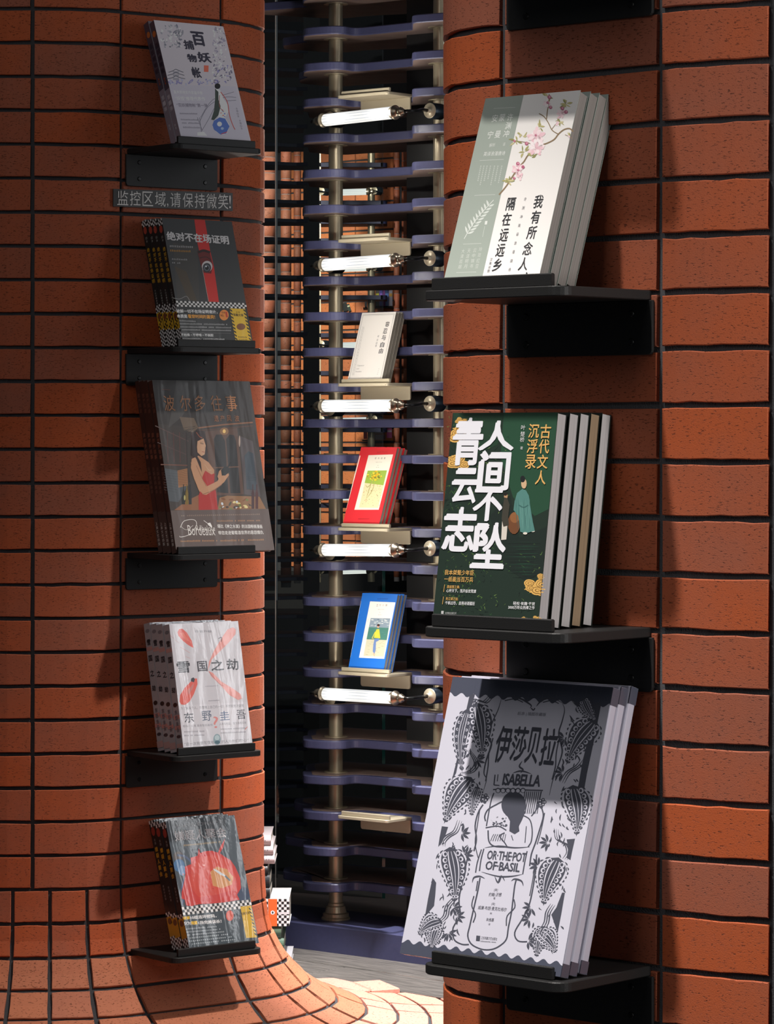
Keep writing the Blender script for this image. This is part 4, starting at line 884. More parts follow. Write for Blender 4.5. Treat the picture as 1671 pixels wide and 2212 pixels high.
def front_L1(A):
    A.g = 1.9; A.crop(4.1775, 220, 0); A.rect(0, 0, A.W, A.H, 'aca6ac'); A.up(); q = random.Random(2)  # gain lightens every cover colour to make up for weak light here
    for cx, cy, rx, ry, n, cc in ((620, 330, 90, 100, 70, ('8a8a92', 'c8c4c8', '6c6c78')), (1060, 420, 60, 180, 80, ('7a7680', 'd0ccce', '8c8698')), (1080, 660, 90, 90, 60, ('7c78a0', 'd4d0d4', '6a6678')), (820, 740, 230, 22, 50, ('7f7ba0', '989ab0')), (700, 300, 40, 30, 20, ('808088',))):
        for i in range(n): A.ell(cx + q.uniform(-rx, rx), cy + q.uniform(-ry, ry), q.uniform(5, 18), q.uniform(3, 9), q.choice(cc), 8, q.uniform(0, 180))
    A.up()
    for k, y in enumerate((640, 668, 700)): A.line([(600 - 8 * k, y + 12), (640, y), (665, y - 14), (700, y), (735 + 8 * k, y + 12)], 6, '55555f'); A.poly([(640, y + 4), (695, y + 4), (692, y + 22), (643, y + 22)], '8a8890')
    A.poly([(598, 765), (1205, 780), (1330, 1262), (705, 1262)], 'a6a2ac'); A.up()
    for st, x, y, w_, h in (('百', 868, 350, 120, 130), ('捕', 782, 405, 90, 85), ('妖', 922, 518, 120, 95), ('物', 812, 525, 85, 75), ('帐', 852, 655, 80, 100)): A.ch(st, x, y, w_, h, '34323e', .045)
    A.poly([(920, 590), (962, 592), (960, 650), (920, 648)], 'c2604e')
    A.text('直木赏得奖作家畠中惠', 650, 845, 910, 855, 30, 'd8d6da', .01); A.text('“妖怪”推理代表作', 662, 905, 935, 912, 36, 'dad8dc', .012); A.text('“百妖捕物帐”第一弹', 678, 965, 955, 970, 34, '6a6472', .012)
    for i, y in enumerate((1030, 1085, 1115, 1155)): A.greek(700 + i * 10, y, 860 + i * 8, y + 4, 14, 14, '6c6874', i)
    for i, (x, y) in enumerate(((1215, 980), (1245, 1090))): A.col_('长眉白泽', x, y, x + 14, y + 70, 16, 18, '5c5864')
    for p in ([(890, 1060), (1000, 900), (1190, 830)], [(880, 1100), (960, 960), (1100, 880), (1210, 880)], [(900, 1180), (960, 1080), (1010, 980)], [(860, 1060), (905, 1180)], [(1120, 910), (1210, 905)], [(900, 1220), (880, 1060)]): A.line(p, 4, '605e6a')
    A.poly([(860, 1195), (920, 1190), (950, 1225), (860, 1225)], 'd0cccc'); A.up()
    A.poly([(1030, 800), (1065, 810), (1090, 880), (1130, 940), (1140, 1010), (1110, 1060), (1150, 1130), (1130, 1200), (1090, 1218), (1030, 1190), (995, 1140), (1010, 1090), (1050, 1060), (1040, 960), (1015, 880)], 'd6cfcc')
    A.poly([(1020, 800), (1050, 830), (1050, 900), (1070, 960), (1050, 1040), (1010, 1085), (985, 1080), (1010, 1000), (1020, 900)], '3c4440'); A.ell(1042, 778, 26, 26, '262628'); A.up()
    A.poly([(1010, 1090), (1060, 1060), (1110, 1070), (1150, 1140), (1120, 1205), (1070, 1215), (1010, 1170), (996, 1130)], '4c64a0'); A.ell(1060, 1120, 22, 22, 'c8c0c0'); A.ell(1085, 1160, 14, 12, '8fa0c4')
    A.line([(1070, 830), (1130, 920), (1150, 1040), (1180, 1130), (1200, 1170)], 6, 'a8463c'); A.line([(1060, 860), (1060, 960), (1100, 1010)], 5, '8a5a54')
    A.line([(1075, 1210), (1130, 1190)], 6, 'b0443a')
    for i in range(10): A.ell(1090 + q.uniform(-30, 30), 1030 + q.uniform(-40, 60), 6, 4, q.choice(['5c6ca8', 'b05a50', 'e0dad8']), 8)
def spine_std(base, rows, low=None):
    def f(A):
        A.rect(0, 0, A.T, A.H, base); A.up(2)
        for kind, t, h, c in rows:
            y = A.H * (1 - t)
            if kind == 'oval':
                A.pu([(A.T / 2 + A.T * .34 * math.cos(i * .45), y + A.H * h / 2 * math.sin(i * .45)) for i in range(14)], c)
            elif kind == 'rect': A.rect(0, y - A.H * h / 2, A.T, y + A.H * h / 2, c)
            elif kind == 'check': A.checker(0, y - A.H * h / 2, A.T, y + A.H * h / 2, 4, max(2, int(A.H * h / A.T * 4)), 'e4e2e0', '1c1c1c'); A.L -= 1
            elif kind.startswith('t:'):
                st = kind[2:]; n = len(st)
                for i, ch_ in enumerate(st):
                    vs, fs, a0, a1, b0, b1 = glyphs(ch_, .03, 1, 2); cy = y - A.H * h * (i + .5) / n; hh = A.H * h / n * .8; ww = min(A.T * .72, hh)
                    A.raw([(A.T * .5 - ww * ((v[0] - a0) / (a1 - a0) - .5), cy + hh * ((v[1] - b0) / (b1 - b0) - .5)) for v in vs], fs, c, True)
            A.up()
    return f
def flipx(f):
    return f
spine_L1 = spine_std('4a4250', [('rect', .78, .44, '8c808c'), ('oval', .10, .05, 'c06a34'), ('t:百妖捕物帐', .17, .26, '2c2838'), ('t:畠中惠', .46, .06, 'b0502e'), ('t:第一弹', .6, .14, 'c4bcc4'), ('t:新星', .84, .05, 'c4bcc4')])
def front_L2(A):
    A.crop(4.1775, 220, 390); A.rect(0, 0, A.W, A.H, '3a3b3c'); A.up()
    A.poly([(640, 560), (860, 600), (880, 1090), (680, 1070)], '44413e'); A.poly([(650, 770), (760, 820), (860, 1090), (780, 1080)], '4e4335'); A.up()
    A.poly([(833, 353), (928, 357), (975, 630), (1010, 780), (1055, 1098), (960, 1092), (905, 760), (860, 560)], 'd02a22'); A.up()
    A.poly([(860, 636), (970, 640), (1000, 760), (985, 840), (915, 832), (890, 760)], '6d1a18'); A.up(); A.line([(865, 650), (915, 632), (975, 650)], 22, '2e1210'); A.line([(880, 700), (940, 690), (985, 720)], 8, '401412'); A.ell(948, 775, 48, 50, 'cfc8c8', 20); A.up(); A.ell(946, 786, 38, 42, '33343a', 20); A.up(); A.ell(946, 788, 26, 29, '6c7078', 18); A.up(); A.ell(946, 790, 17, 19, '15161a', 16); A.up(); A.ell(938, 776, 7, 7, 'e8e8ee', 8)
    A.line([(640, 1060), (700, 1070), (760, 1045), (790, 1085)], 4, '9a9896'); A.line([(905, 800), (960, 1090)], 4, 'b8a8a4')
    A.text('绝对不在场证明', 588, 540, 1150, 580, 82, 'd8d4d4', .04); A.greek(608, 600, 822, 610, 18, 13, 'a8a6a6', 3); A.greek(612, 640, 800, 648, 18, 12, 'b8843a', 4); A.greek(628, 715, 770, 722, 14, 9, 'a0a0a0', 5); A.greek(630, 748, 708, 752, 14, 5, 'a0a0a0', 6)
    q0, q1 = A.uv(640, 1085)[1], A.uv(690, 1138)[1]; A.checker(0, q1, A.W, q0, 34, 3, 'dcdad8', '222222'); A.up()
    A.rect(0, 0, A.W, q1, '2a2c2d'); A.up()
    A.text('破解一切不在场证明诡计，', 672, 1195, 1042, 1204, 34, 'dcdcdc', .03); A.text('本质是', 678, 1240, 772, 1243, 34, 'dcdcdc', .03); A.text('看穿时间的漏洞！', 776, 1243, 1022, 1250, 36, 'e09a2c', .03)
    A.ell(1100, 1215, 42, 48, 'e08a3c', 20); A.up(); A.text('NO.', 1070, 1228, 1100, 1230, 20, '6a3010', .03); A.ch('1', 1122, 1210, 16, 52, 'c03a20', .04); A.text('日本', 1080, 1200, 1112, 1202, 18, '6a3010', .02)
    for i, (x, y, x1, n) in enumerate(((695, 1270, 845, 12), (700, 1298, 1130, 34), (703, 1326, 1165, 36), (706, 1352, 1165, 36))): A.greek(x, y, x1, y + 8, 12, n, 'a4a4a4', i)
    A.line([(708, 1372), (1160, 1380)], 1.5, '888888', sm=False); A.text('不枯燥 • 不啰嗦 • 不装腔', 712, 1405, 1006, 1410, 26, 'd4d4d4', .02); A.greek(716, 1440, 1105, 1440, 15, 28, 'c4c4c4', 9)
    A.poly([(1150, 1155), (1290, 1160), (1348, 1448), (1204, 1448)], 'd8b02c'); A.up()
    for i in range(9):
        t = i / 9
        for x0, y0 in ((1150 + 54 * t, 1158 + 290 * t), (1272 + 56 * t, 1160 + 290 * t)): A.poly([(x0, y0), (x0 + 22, y0 + 14), (x0 + 24, y0 + 30), (x0 + 2, y0 + 14)], '2a2a24')
    A.text('有脑文库', 1184, 1224, 1276, 1230, 26, '4a3a10', .03); A.text('读·客', 1208, 1195, 1244, 1197, 14, '4a3a10'); A.ell(1252, 1320, 40, 30, '7a4a26', 16); A.greek(1226, 1418, 1308, 1421, 12, 8, '4a3a10'); A.greek(1230, 1440, 1310, 1442, 10, 8, '4a3a10')
spine_L2 = spine_std('232322', [('check', .025, .05, ''), ('oval', .08, .06, 'b04838'), ('t:日本', .13, .05, '8c8c88'), ('t:绝对不在场证明', .215, .29, 'c8982a'), ('t:大山诚一郎著', .55, .12, '8c8c88'), ('check', .84, .33, ''), ('rect', .80, .135, 'd8a828'), ('oval', .765, .05, '7a4426')])
def front_L3(A):
    A.crop(4.1775, 220, 800); A.rect(0, 0, A.W, A.H, '3b332f'); A.up(); q = random.Random(4)
    A.poly([(430, 90), (1300, 88), (1360, 460), (880, 520), (480, 480)], '322c2a'); A.poly([(670, 90), (880, 90), (820, 260), (720, 420), (600, 520), (640, 300)], '4a4644'); A.poly([(700, 420), (830, 430), (870, 520), (820, 560), (740, 540)], '6b5a4a'); A.up()
    A.line([(480, 500), (780, 640)], 8, '5c4440', sm=False); A.line([(500, 650), (760, 760)], 6, '54403c', sm=False); A.line([(530, 850), (770, 858)], 10, '6e4434', sm=False); A.line([(870, 520), (1100, 490), (1360, 470)], 12, '8a5c40', sm=False); A.line([(870, 545), (1360, 500)], 8, '5a3c30', sm=False)
    for i in range(5): x = 590 + i * 55; A.line([(x, 560), (x + 6, 830)], 7, '5a3430', sm=False)
    for i in range(26): A.line([(500 + q.uniform(0, 250), 560 + q.uniform(0, 260)), (510 + q.uniform(0, 250), 600 + q.uniform(0, 240))], 4, q.choice(['4a2a28', '2a2624', '6a4238']), True)
    A.line([(760, 560), (770, 900), (790, 1010)], 14, '2a2422', sm=False)
    for i in range(12): A.line([(730 + q.uniform(-5, 30), 520 + i * 10), (850 + q.uniform(-20, 10), 540 + q.uniform(-40, 60))], 2.5, '2c2624')
    A.poly([(930, 550), (1220, 520), (1280, 1120), (1000, 1130)], '5a4238'); A.up(); A.poly([(1010, 620), (1030, 580), (1080, 580), (1110, 640), (1140, 1110), (1040, 1100)], '242426'); A.poly([(1120, 620), (1150, 580), (1190, 585), (1210, 640), (1250, 1110), (1160, 1110)], '28282a'); A.line([(1000, 880), (1240, 870)], 10, '6a4c3c', sm=False)
    A.poly([(1240, 590), (1360, 640), (1430, 1140), (1285, 1120)], '50484a'); A.up(); A.poly([(1285, 770), (1320, 730), (1365, 750), (1400, 1080), (1305, 1070)], '38424c')
    for i in range(9): A.line([(1300, 960 + i * 14), (1392, 968 + i * 14)], 3, '27303a', sm=False)
    A.ell(1240, 640, 7, 52, 'b8a090'); A.ell(1102, 550, 40, 34, '8a6440', 18); A.up(); A.ell(1102, 550, 14, 18, 'f0c878', 14); A.up()
    A.poly([(540, 880), (680, 905), (770, 890), (775, 1040), (690, 1190), (590, 1180)], '4c5156'); A.poly([(680, 905), (770, 885), (775, 1040), (690, 1060)], '9a6a44'); A.up()
    for i in range(9): A.line([(560, 900 + i * 22), (682, 912 + i * 24)], 2, '3a3e42', sm=False); A.line([(684, 915 + i * 15), (770, 898 + i * 16)], 3, '5a3a26', sm=False)
    A.poly([(650, 1262), (760, 1180), (880, 1120), (900, 1262)], '8a5a3c'); A.poly([(1040, 1262), (1060, 1150), (1130, 1130), (1420, 1140), (1480, 1255)], '8a6444'); A.up()
    for i in range(26): A.ell(1160 + q.uniform(-100, 180), 1200 + q.uniform(-50, 50), q.uniform(8, 26), q.uniform(4, 12), q.choice(['4a4638', 'd8c88a', 'c8d0d8', '6a7840', '7a4a2a', '3a2a26']), 8, q.uniform(0, 180))
    for x, c in ((735, '1e2422'), (765, '7a6428'), (795, '20262a'), (1360, '3a1418'), (1395, '4a2020')): A.poly([(x - 12, 1210 if x < 900 else 1250), (x - 12, 1110), (x - 4, 1070), (x - 4, 1030), (x + 4, 1030), (x + 4, 1070), (x + 13, 1110), (x + 13, 1210 if x < 900 else 1250)], c)
    A.ell(745, 1150, 7, 24, 'b8b070'); A.ell(798, 1120, 7, 24, 'c8b890'); A.up()
    sk = 'b98a68'; dk = '8a5e48'
    A.poly([(810, 590), (850, 540), (915, 545), (945, 640), (950, 760), (960, 830), (920, 850), (900, 930), (850, 820), (800, 760)], '2c1c1c'); A.up()
    A.poly([(808, 800), (870, 770), (960, 830), (1012, 900), (1010, 960), (950, 1000), (905, 1040), (880, 1100), (830, 980), (800, 880)], sk); A.poly([(870, 1130), (900, 1050), (905, 960), (930, 905), (985, 940), (1015, 930), (1010, 1030), (1030, 1110), (1045, 1265), (872, 1262)], 'a82a26'); A.up()
    A.poly([(800, 830), (850, 850), (905, 980), (950, 1050), (920, 1125), (870, 1080), (820, 950)], sk); A.poly([(900, 1080), (940, 1050), (1040, 1000), (1060, 960), (1140, 930), (1145, 945), (1100, 1010), (1040, 1060), (940, 1125), (905, 1118)], sk); A.up(); A.line([(905, 1120), (1000, 1085), (1080, 1030)], 6, dk); A.line([(850, 860), (900, 970), (940, 1048)], 4, dk)
    A.poly([(850, 630), (915, 615), (935, 680), (925, 760), (895, 775), (860, 740)], 'c49878'); A.up(); A.line([(885, 660), (915, 665)], 5, '3a2420', sm=False); A.line([(885, 650), (912, 648)], 3, '3a2420', sm=False); A.line([(925, 690), (932, 705), (920, 712)], 3, dk); A.line([(900, 735), (922, 738)], 5, '9a4038', sm=False)
    A.poly([(815, 600), (860, 545), (920, 560), (915, 615), (860, 640), (850, 760), (890, 830), (900, 920), (850, 800), (808, 740)], '2a1a1a'); A.line([(850, 560), (880, 600), (905, 610)], 8, '8a4a34'); A.line([(925, 850), (960, 900), (985, 900)], 3, 'd0b090')
    A.poly([(1072, 900), (1100, 870), (1140, 870), (1145, 920), (1110, 950), (1080, 950)], '161a1c'); A.line([(1130, 880), (1160, 830)], 12, '161a1c', sm=False); A.poly([(1055, 910), (1085, 885), (1080, 960), (1110, 950), (1130, 965), (1060, 1000), (1040, 960)], sk); A.up()
    q1 = A.uv(585, 1266)[1]; A.rect(0, 0, A.W, q1, '5e504c'); A.up()
    for c, x in (('波', 605), ('尔', 752), ('多', 882), ('往', 1030), ('事', 1165)): A.ch(c, x, 298, 98, 142, 'b87a4c', .006)
    for c, x in (('遗', 1030), ('产', 1085), ('风', 1145), ('波', 1215)): A.ch(c, x, 435, 42, 56, 'a06a48')
    A.line([(540, 172), (615, 178)], 3, '8a4a3a', sm=False); A.greek(710, 1318, 1425, 1305, 12, 40, '8a7468', 1)
    A.text('Bordeaux', 780, 1490, 1022, 1490, 92, 'e2ddd8', -.005); A.text('Rebelote', 850, 1450, 1020, 1450, 50, 'd8d2cc', -.01); A.line([(705, 1420), (740, 1360), (830, 1350), (850, 1400), (790, 1480), (710, 1505), (700, 1495)], 5, 'e2ddd8'); A.line([(710, 1410), (760, 1440), (820, 1400)], 3, 'e2ddd8'); A.poly([(950, 1380), (975, 1375), (992, 1410), (985, 1420), (955, 1395)], 'e8e4e0'); A.line([(915, 1355), (955, 1385)], 4, 'e8e4e0', sm=False)
    A.text('堪比《神之水滴》的法国畅销漫画', 1042, 1425, 1446, 1428, 36, 'dcd8d4', .02); A.text('带您走进葡萄酒世界的恩怨情仇', 1050, 1485, 1456, 1480, 36, 'dcd8d4', .02)
    A.greek(1032, 1366, 1440, 1362, 14, 30, 'a87c5c', 2); A.greek(706, 1550, 1040, 1544, 16, 24, 'b08058', 3); A.greek(1065, 1546, 1280, 1540, 16, 16, 'b08058', 4); A.greek(1312, 1538, 1460, 1535, 14, 9, 'b08058', 5)
spine_L3 = spine_std('4a2a22', [('rect', .88, .24, '54403a'), ('t:波尔多往事', .30, .16, '9a5a44'), ('t:遗产风波', .07, .12, '7a4a3a'), ('t:法国漫画编译', .5, .16, '7a5244'), ('t:上海文艺出版', .82, .14, 'cfc8c0')])
def front_L4(A):
    A.crop(4.1775, 220, 1310); A.rect(0, 0, A.W, A.H, 'c9c6cc'); A.up(); rd = 'd9655a'; rl = 'e09a94'
    A.poly([(682, 232), (695, 205), (725, 200), (765, 235), (810, 310), (825, 375), (780, 350), (730, 310), (690, 265)], rd); A.poly([(1090, 270), (1130, 210), (1180, 188), (1208, 205), (1205, 250), (1150, 320), (1060, 410), (990, 480), (955, 580), (965, 500), (1010, 400)], rl)
    A.poly([(700, 860), (705, 800), (750, 730), (830, 650), (858, 650), (862, 700), (830, 790), (790, 860), (750, 888), (715, 885)], rd); A.poly([(960, 580), (1000, 600), (1080, 680), (1180, 740), (1250, 790), (1262, 830), (1230, 845), (1150, 800), (1060, 700), (985, 630)], rl)
    A.up(); A.poly([(770, 760), (830, 690), (820, 740), (780, 800)], 'c8807a'); A.poly([(700, 240), (740, 240), (790, 320), (750, 300)], 'e07a6c'); A.line([(615, 260), (650, 290)], 9, rd, True); A.line([(655, 300), (700, 330)], 6, rd, True); A.line([(705, 365), (795, 420)], 11, rd, True); A.line([(755, 450), (795, 470)], 9, rd, True)
    A.line([(965, 590), (1050, 690), (1100, 720)], 4, 'b87070'); A.up()
    A.ch('雪', 735, 548, 120, 105, '3a3a40', .02); A.ch('国', 905, 540, 90, 95, '44434a', .02); A.ch('之', 1040, 530, 115, 100, '3a3a40', .03); A.ch('劫', 1178, 523, 108, 105, '3a3a40', .02)
    A.text('白金升级', 842, 235, 992, 235, 22, '8a8a92'); A.poly([(805, 650), (825, 640), (838, 655), (830, 685), (802, 675)], '3a3c44'); A.line([(1050, 290), (1080, 280), (1075, 320)], 5, '5a5a62'); A.greek(930, 725, 1050, 718, 8, 14, 'a8a6b0'); A.greek(960, 855, 1060, 850, 9, 9, '8c8a94')
    A.poly([(698, 895), (1305, 860), (1355, 1260), (745, 1290)], 'cfccd2'); A.up()
    A.text('为了解某个人，你要赌上自己的一切！不然就无法掌握', 712, 935, 1280, 908, 28, '7c7a84')
    A.ch('东', 785, 1002, 88, 92, '40404a', .006); A.ch('野', 945, 988, 88, 92, '5a6478', .006); A.ch('圭', 1105, 985, 88, 84, '5a6a8a', .006); A.ch('吾', 1255, 975, 84, 84, '40404a', .006); A.ch('?', 1028, 1045, 46, 105, 'd88a86')
    A.text('看似一起普通滑雪场案件', 730, 1092, 1000, 1080, 22, '8c8a94'); A.text('人命与利益，谁为真相买单', 1060, 1074, 1302, 1060, 24, '86848e'); A.line([(1290, 1112), (1312, 1085)], 5, 'd87a70', sm=False)
    for i, y in enumerate((1138, 1172)): A.greek(740, y, 925, y - 6, 14, 16, '8c8a94', i); A.greek(1070, y - 24, 1298, y - 34, 14, 18, '8c8a94', i + 3)
    A.text('“这一次我要写雪地之上的人与他们的‘心’”', 745, 1258, 1325, 1220, 30, '74727c'); A.ell(1038, 1200, 34, 50, '8fa4ac', 20); A.up(); A.ell(1038, 1185, 22, 24, 'b8c8cc', 14); A.ell(1040, 1225, 24, 16, '54707c', 12)
spine_L4 = spine_std('bdb6b8', [('oval', .06, .03, '8a868a'), ('t:雪', .12, .06, '2c2c30'), ('rect', .2, .03, 'd8a49c'), ('t:国', .245, .06, '2c2c30'), ('t:之', .36, .065, '2c2c30'), ('t:劫', .48, .06, '2c2c30'), ('oval', .625, .035, '202024'), ('rect', .72, .03, 'd89a92'), ('rect', .8, .03, 'd89a92'), ('t:东野圭吾', .66, .18, '7c7880'), ('oval', .87, .025, '3a3a44'), ('rect', .95, .05, 'd4a8a2')])
def front_L5(A):
    A.crop(3.633, 220, 1740); A.rect(0, 0, A.W, A.H, '3e4850'); A.up(); q = random.Random(6)
    A.ell(600, 400, 40, 40, '57504e'); A.ell(605, 470, 45, 50, '3f6a94'); A.ell(630, 510, 30, 40, '6a8ab0'); A.line([(590, 390), (650, 400), (710, 450)], 16, '4a5a78'); A.poly([(620, 640), (640, 560), (660, 700), (630, 790)], '4a5a7c'); A.ell(1110, 700, 50, 60, '35445c'); A.up()
    A.poly([(625, 680), (640, 620), (655, 540), (650, 480), (700, 460), (695, 410), (750, 395), (760, 335), (770, 375), (800, 360), (860, 355), (910, 370), (930, 320), (965, 260), (950, 330), (925, 375), (960, 400), (1010, 430), (1045, 480), (1085, 570), (1090, 650), (1060, 700), (1080, 740), (960, 760), (860, 770), (760, 775), (700, 790), (660, 785), (650, 740), (625, 730)], 'c03028'); A.up()
    A.poly([(700, 470), (780, 400), (900, 390), (1000, 450), (1050, 560), (1040, 660), (900, 700), (760, 720), (690, 640)], 'c8402f'); A.poly([(850, 520), (900, 480), (980, 500), (1030, 560), (1020, 620), (940, 650), (870, 630)], 'c88c54'); A.up(); A.poly([(870, 495), (900, 505), (965, 545), (970, 560), (930, 545), (880, 510)], 'c4ccd2'); A.line([(965, 552), (1005, 590)], 14, '5c7078', sm=False); A.ell(800, 470, 9, 7, 'e0948a')
    for i in range(20): A.ell(q.uniform(630, 1100), q.uniform(420, 780), q.uniform(2, 7), q.uniform(2, 5), q.choice(['a8241e', 'd85040']), 8)
    A.text('MARTIN EDWARDS', 592, 175, 935, 143, 26, 'a6aaae', .004, 1.15)
    A.text('嫌疑人聚会', 576, 282, 980, 250, 82, 'd0cccc', .02); A.greek(640, 320, 935, 290, 14, 26, 'a8906a', 1)
    q0, q1 = A.uv(612, 800)[1], A.uv(640, 862)[1]; A.checker(0, q1, A.W, q0, 30, 3, 'dcdad8', '202020'); A.up(); A.rect(0, 0, A.W, q1, '39434a'); A.up()
    A.text('破解', 638, 898, 692, 894, 28, 'e0b428', .04); A.text('10组连环密码，', 696, 896, 900, 880, 30, 'd8d8d8', .04); A.text('只为', 645, 942, 697, 938, 30, 'd8d8d8', .04); A.text('揭露', 700, 938, 752, 934, 30, 'e0b428', .04); A.text('1场完美谋杀！', 758, 936, 940, 922, 30, 'd8d8d8', .04)
    for i in range(6): A.greek(655 + i * 6, 975 + i * 24, 900 + i * 30, 955 + i * 20, 11, 22, 'a8b0b4', i)
    A.ell(1002, 865, 30, 42, 'c8503c', 18)
    A.poly([(1085, 795), (1170, 785), (1215, 1035), (1130, 1040)], 'd0a92c'); A.up()
    for i in range(8): t = i / 8; x0, y0 = 1150 + 50 * t, 800 + 225 * t; A.poly([(x0, y0), (x0 + 18, y0 + 12), (x0 + 20, y0 + 26), (x0 + 2, y0 + 12)], '2a2a24')
    A.text('有脑文库', 1090, 862, 1160, 852, 22, '4a3a10', .02)
spine_L5 = spine_std('1e1d1c', [('check', .025, .05, ''), ('oval', .085, .07, '9c3c30'), ('t:英国', .14, .05, '80807c'), ('t:嫌疑人聚会', .2, .24, 'd0a028'), ('t:爱德华兹著', .5, .12, '7c7c78'), ('check', .855, .29, ''), ('rect', .82, .15, 'c8921e'), ('oval', .78, .05, '6e4224')])
def front_C1(A):
    A.crop(5.064, 560, 600); A.rect(0, 0, A.W, A.H, 'bcb8b4'); A.up(); m = .004; W, H = A.W, A.H
    for a in ((m, 0, m + .0006, H - .005), (W - m - .0006, 0, W - m, H - .005), (m, H - .0056, W - m, H - .005), (m + .0018, 0, m + .0021, H - .0072), (W - m - .0021, 0, W - m - .0018, H - .0072), (m + .0018, H - .0075, W - m - .0018, H - .0072)): A.rect(*a, '34383a')
    for c, x, y in (('容', 1400, 508), ('忍', 1376, 585), ('与', 1360, 655), ('自', 1344, 732), ('由', 1330, 800)): A.ch(c, x, y, 44, 58, '24262a', .02)
    for c, x, y in (('胡', 1300, 640), ('适', 1290, 680), ('◎', 1282, 715), ('著', 1275, 745)): A.ch(c, x, y, 16, 24, '4a4c50')
    st = '胡适作品精选文集自由民主'
    for i in range(16):
        x, y = 1136 - i * 7.2, 550 + i * 33.5; a = [(x - 11, y - 14), (x + 11, y - 14), (x + 8, y + 15), (x - 14, y + 15)]; A.line(a + [a[0]], 1.5, '6a6c70', sm=False); A.ch(st[i % len(st)], x - 1, y, 9, 13, '4c4e52')
    A.text('Tolerance', 1070, 970, 1143, 966, 15, '3c3e42'); A.text('and', 1062, 1002, 1088, 1001, 13, '3c3e42'); A.text('Freedom', 1053, 1034, 1115, 1032, 14, '3c3e42'); A.col_('中华书局', 1306, 998, 1290, 1055, 8, 11, '5c5e62')
def front_C2(A, red='c4242c', title='谋杀启事', blue=False):
    A.rect(0, 0, A.W, A.H, red); A.up()
    if not blue:
        A.crop(10.444, 740, 880); A.text('Agatha Christie', 760, 1028, 1005, 1020, 26, '7a1418'); A.crop(3.886, 550, 800)
        lab = [(955, 712), (1161, 706), (1040, 1170), (836, 1170)]; A.poly(lab, 'd8d2c4'); A.poly([(880, 716), (888, 716), (768, 1170), (758, 1170)], 'd8d2c4'); A.up()
        for c, x in (('谋', 1014), ('杀', 1040), ('启', 1065), ('事', 1090)): A.ch(c, x, 738, 13, 17, '5a564e')
        A.text('Agatha Christie', 1014, 776, 1068, 775, 8, '6a665e'); A.greek(1028, 800, 1044, 800, 4, 3, '6a665e'); A.greek(1018, 816, 1044, 816, 4, 5, '6a665e')
        A.poly([(948, 842), (1110, 840), (1035, 1155), (875, 1152)], 'cfc49a'); A.up(); A.poly([(948, 842), (1110, 840), (1080, 965), (922, 945)], '8aa43e'); A.up(); q = random.Random(9)
        for i in range(90): a, r = q.uniform(0, 6.3), q.uniform(0, 1); A.ell(1006 + 58 * r * math.cos(a), 888 + 44 * r * math.sin(a), q.uniform(3, 9), q.uniform(3, 8), q.choice(['d8b41e', 'a8881a', '6a5a18', 'e4c83a', 'c89a1a']), 7)
        for p in ([(985, 930), (960, 1000), (935, 1080)], [(1010, 930), (985, 1010), (940, 1075)], [(1000, 920), (950, 980), (930, 960)]): A.line(p, 7, '9a9460', True)
        for i in range(60): A.ell(q.uniform(905, 1060), q.uniform(960, 1145), q.uniform(1.5, 5), q.uniform(1.2, 3), q.choice(['9a4a34', '6a6a3c', 'a89a5c', 'b8503c', '54502e']), 6)
        A.crop(3.886, 550, 800); A.greek(868, 1250, 962, 1249, 7, 14, '7a1418')
    else:
        A.crop(3.886, 550, 1240); A.greek(1028, 212, 1120, 212, 8, 12, '0c3a80')
        A.poly([(968, 230), (1180, 238), (1086, 712), (875, 702)], 'd8d2cc'); A.poly([(885, 226), (893, 226), (803, 700), (795, 700)], 'd8d2cc'); A.up()
        for c, x in (('五', 1028), ('只', 1052), ('小', 1078), ('猪', 1104)): A.ch(c, x, 262, 15, 18, '5a564e')
        A.text('Agatha Christie', 1032, 301, 1086, 301, 8, '6a665e'); A.greek(1046, 324, 1058, 324, 4, 3, '6a665e'); A.greek(1036, 344, 1062, 344, 4, 5, '6a665e'); A.col_('阿加莎', 953, 378, 948, 400, 6, 8, '6a665e')
        A.poly([(973, 370), (1138, 372), (1080, 695), (912, 688)], 'b8b49c'); A.up(); A.poly([(973, 370), (1138, 372), (1125, 452), (958, 446)], '7a8a98'); A.poly([(958, 446), (1125, 452), (1108, 555), (938, 548)], '3f7268'); A.up(); q = random.Random(11)
        for i in range(24): A.ell(q.uniform(985, 1120), q.uniform(378, 440), q.uniform(6, 16), q.uniform(2, 5), q.choice(['a4aeb4', '5c6c7c', 'c8ccc8']), 8); 
        for i in range(30): x, y = q.uniform(955, 1105), q.uniform(455, 545); A.line([(x, y), (x + 18, y + 1)], 2, q.choice(['5c9084', '2f5a54', '8ab4a4']), True)
        for i in range(24): x, y = q.uniform(925, 1085), q.uniform(560, 680); A.line([(x, y), (x + 18, y + 2)], 1.5, '8a866c')
        A.up(); A.poly([(1005, 545), (1045, 540), (1040, 560), (1018, 570), (1015, 640), (1004, 672), (990, 650), (996, 590)], '5f78a8'); A.poly([(1022, 465), (1045, 462), (1054, 540), (1000, 535), (1012, 490)], 'c8bc3c'); A.line([(1012, 485), (985, 540)], 6, 'c8bc3c'); A.up(); A.ell(1036, 440, 9, 13, 'c89a80'); A.ell(1038, 430, 12, 10, '3a2420'); A.line([(1000, 660), (1004, 690)], 4, 'b07a58', sm=False); A.line([(985, 540), (1000, 545)], 4, 'c89a80', sm=False)
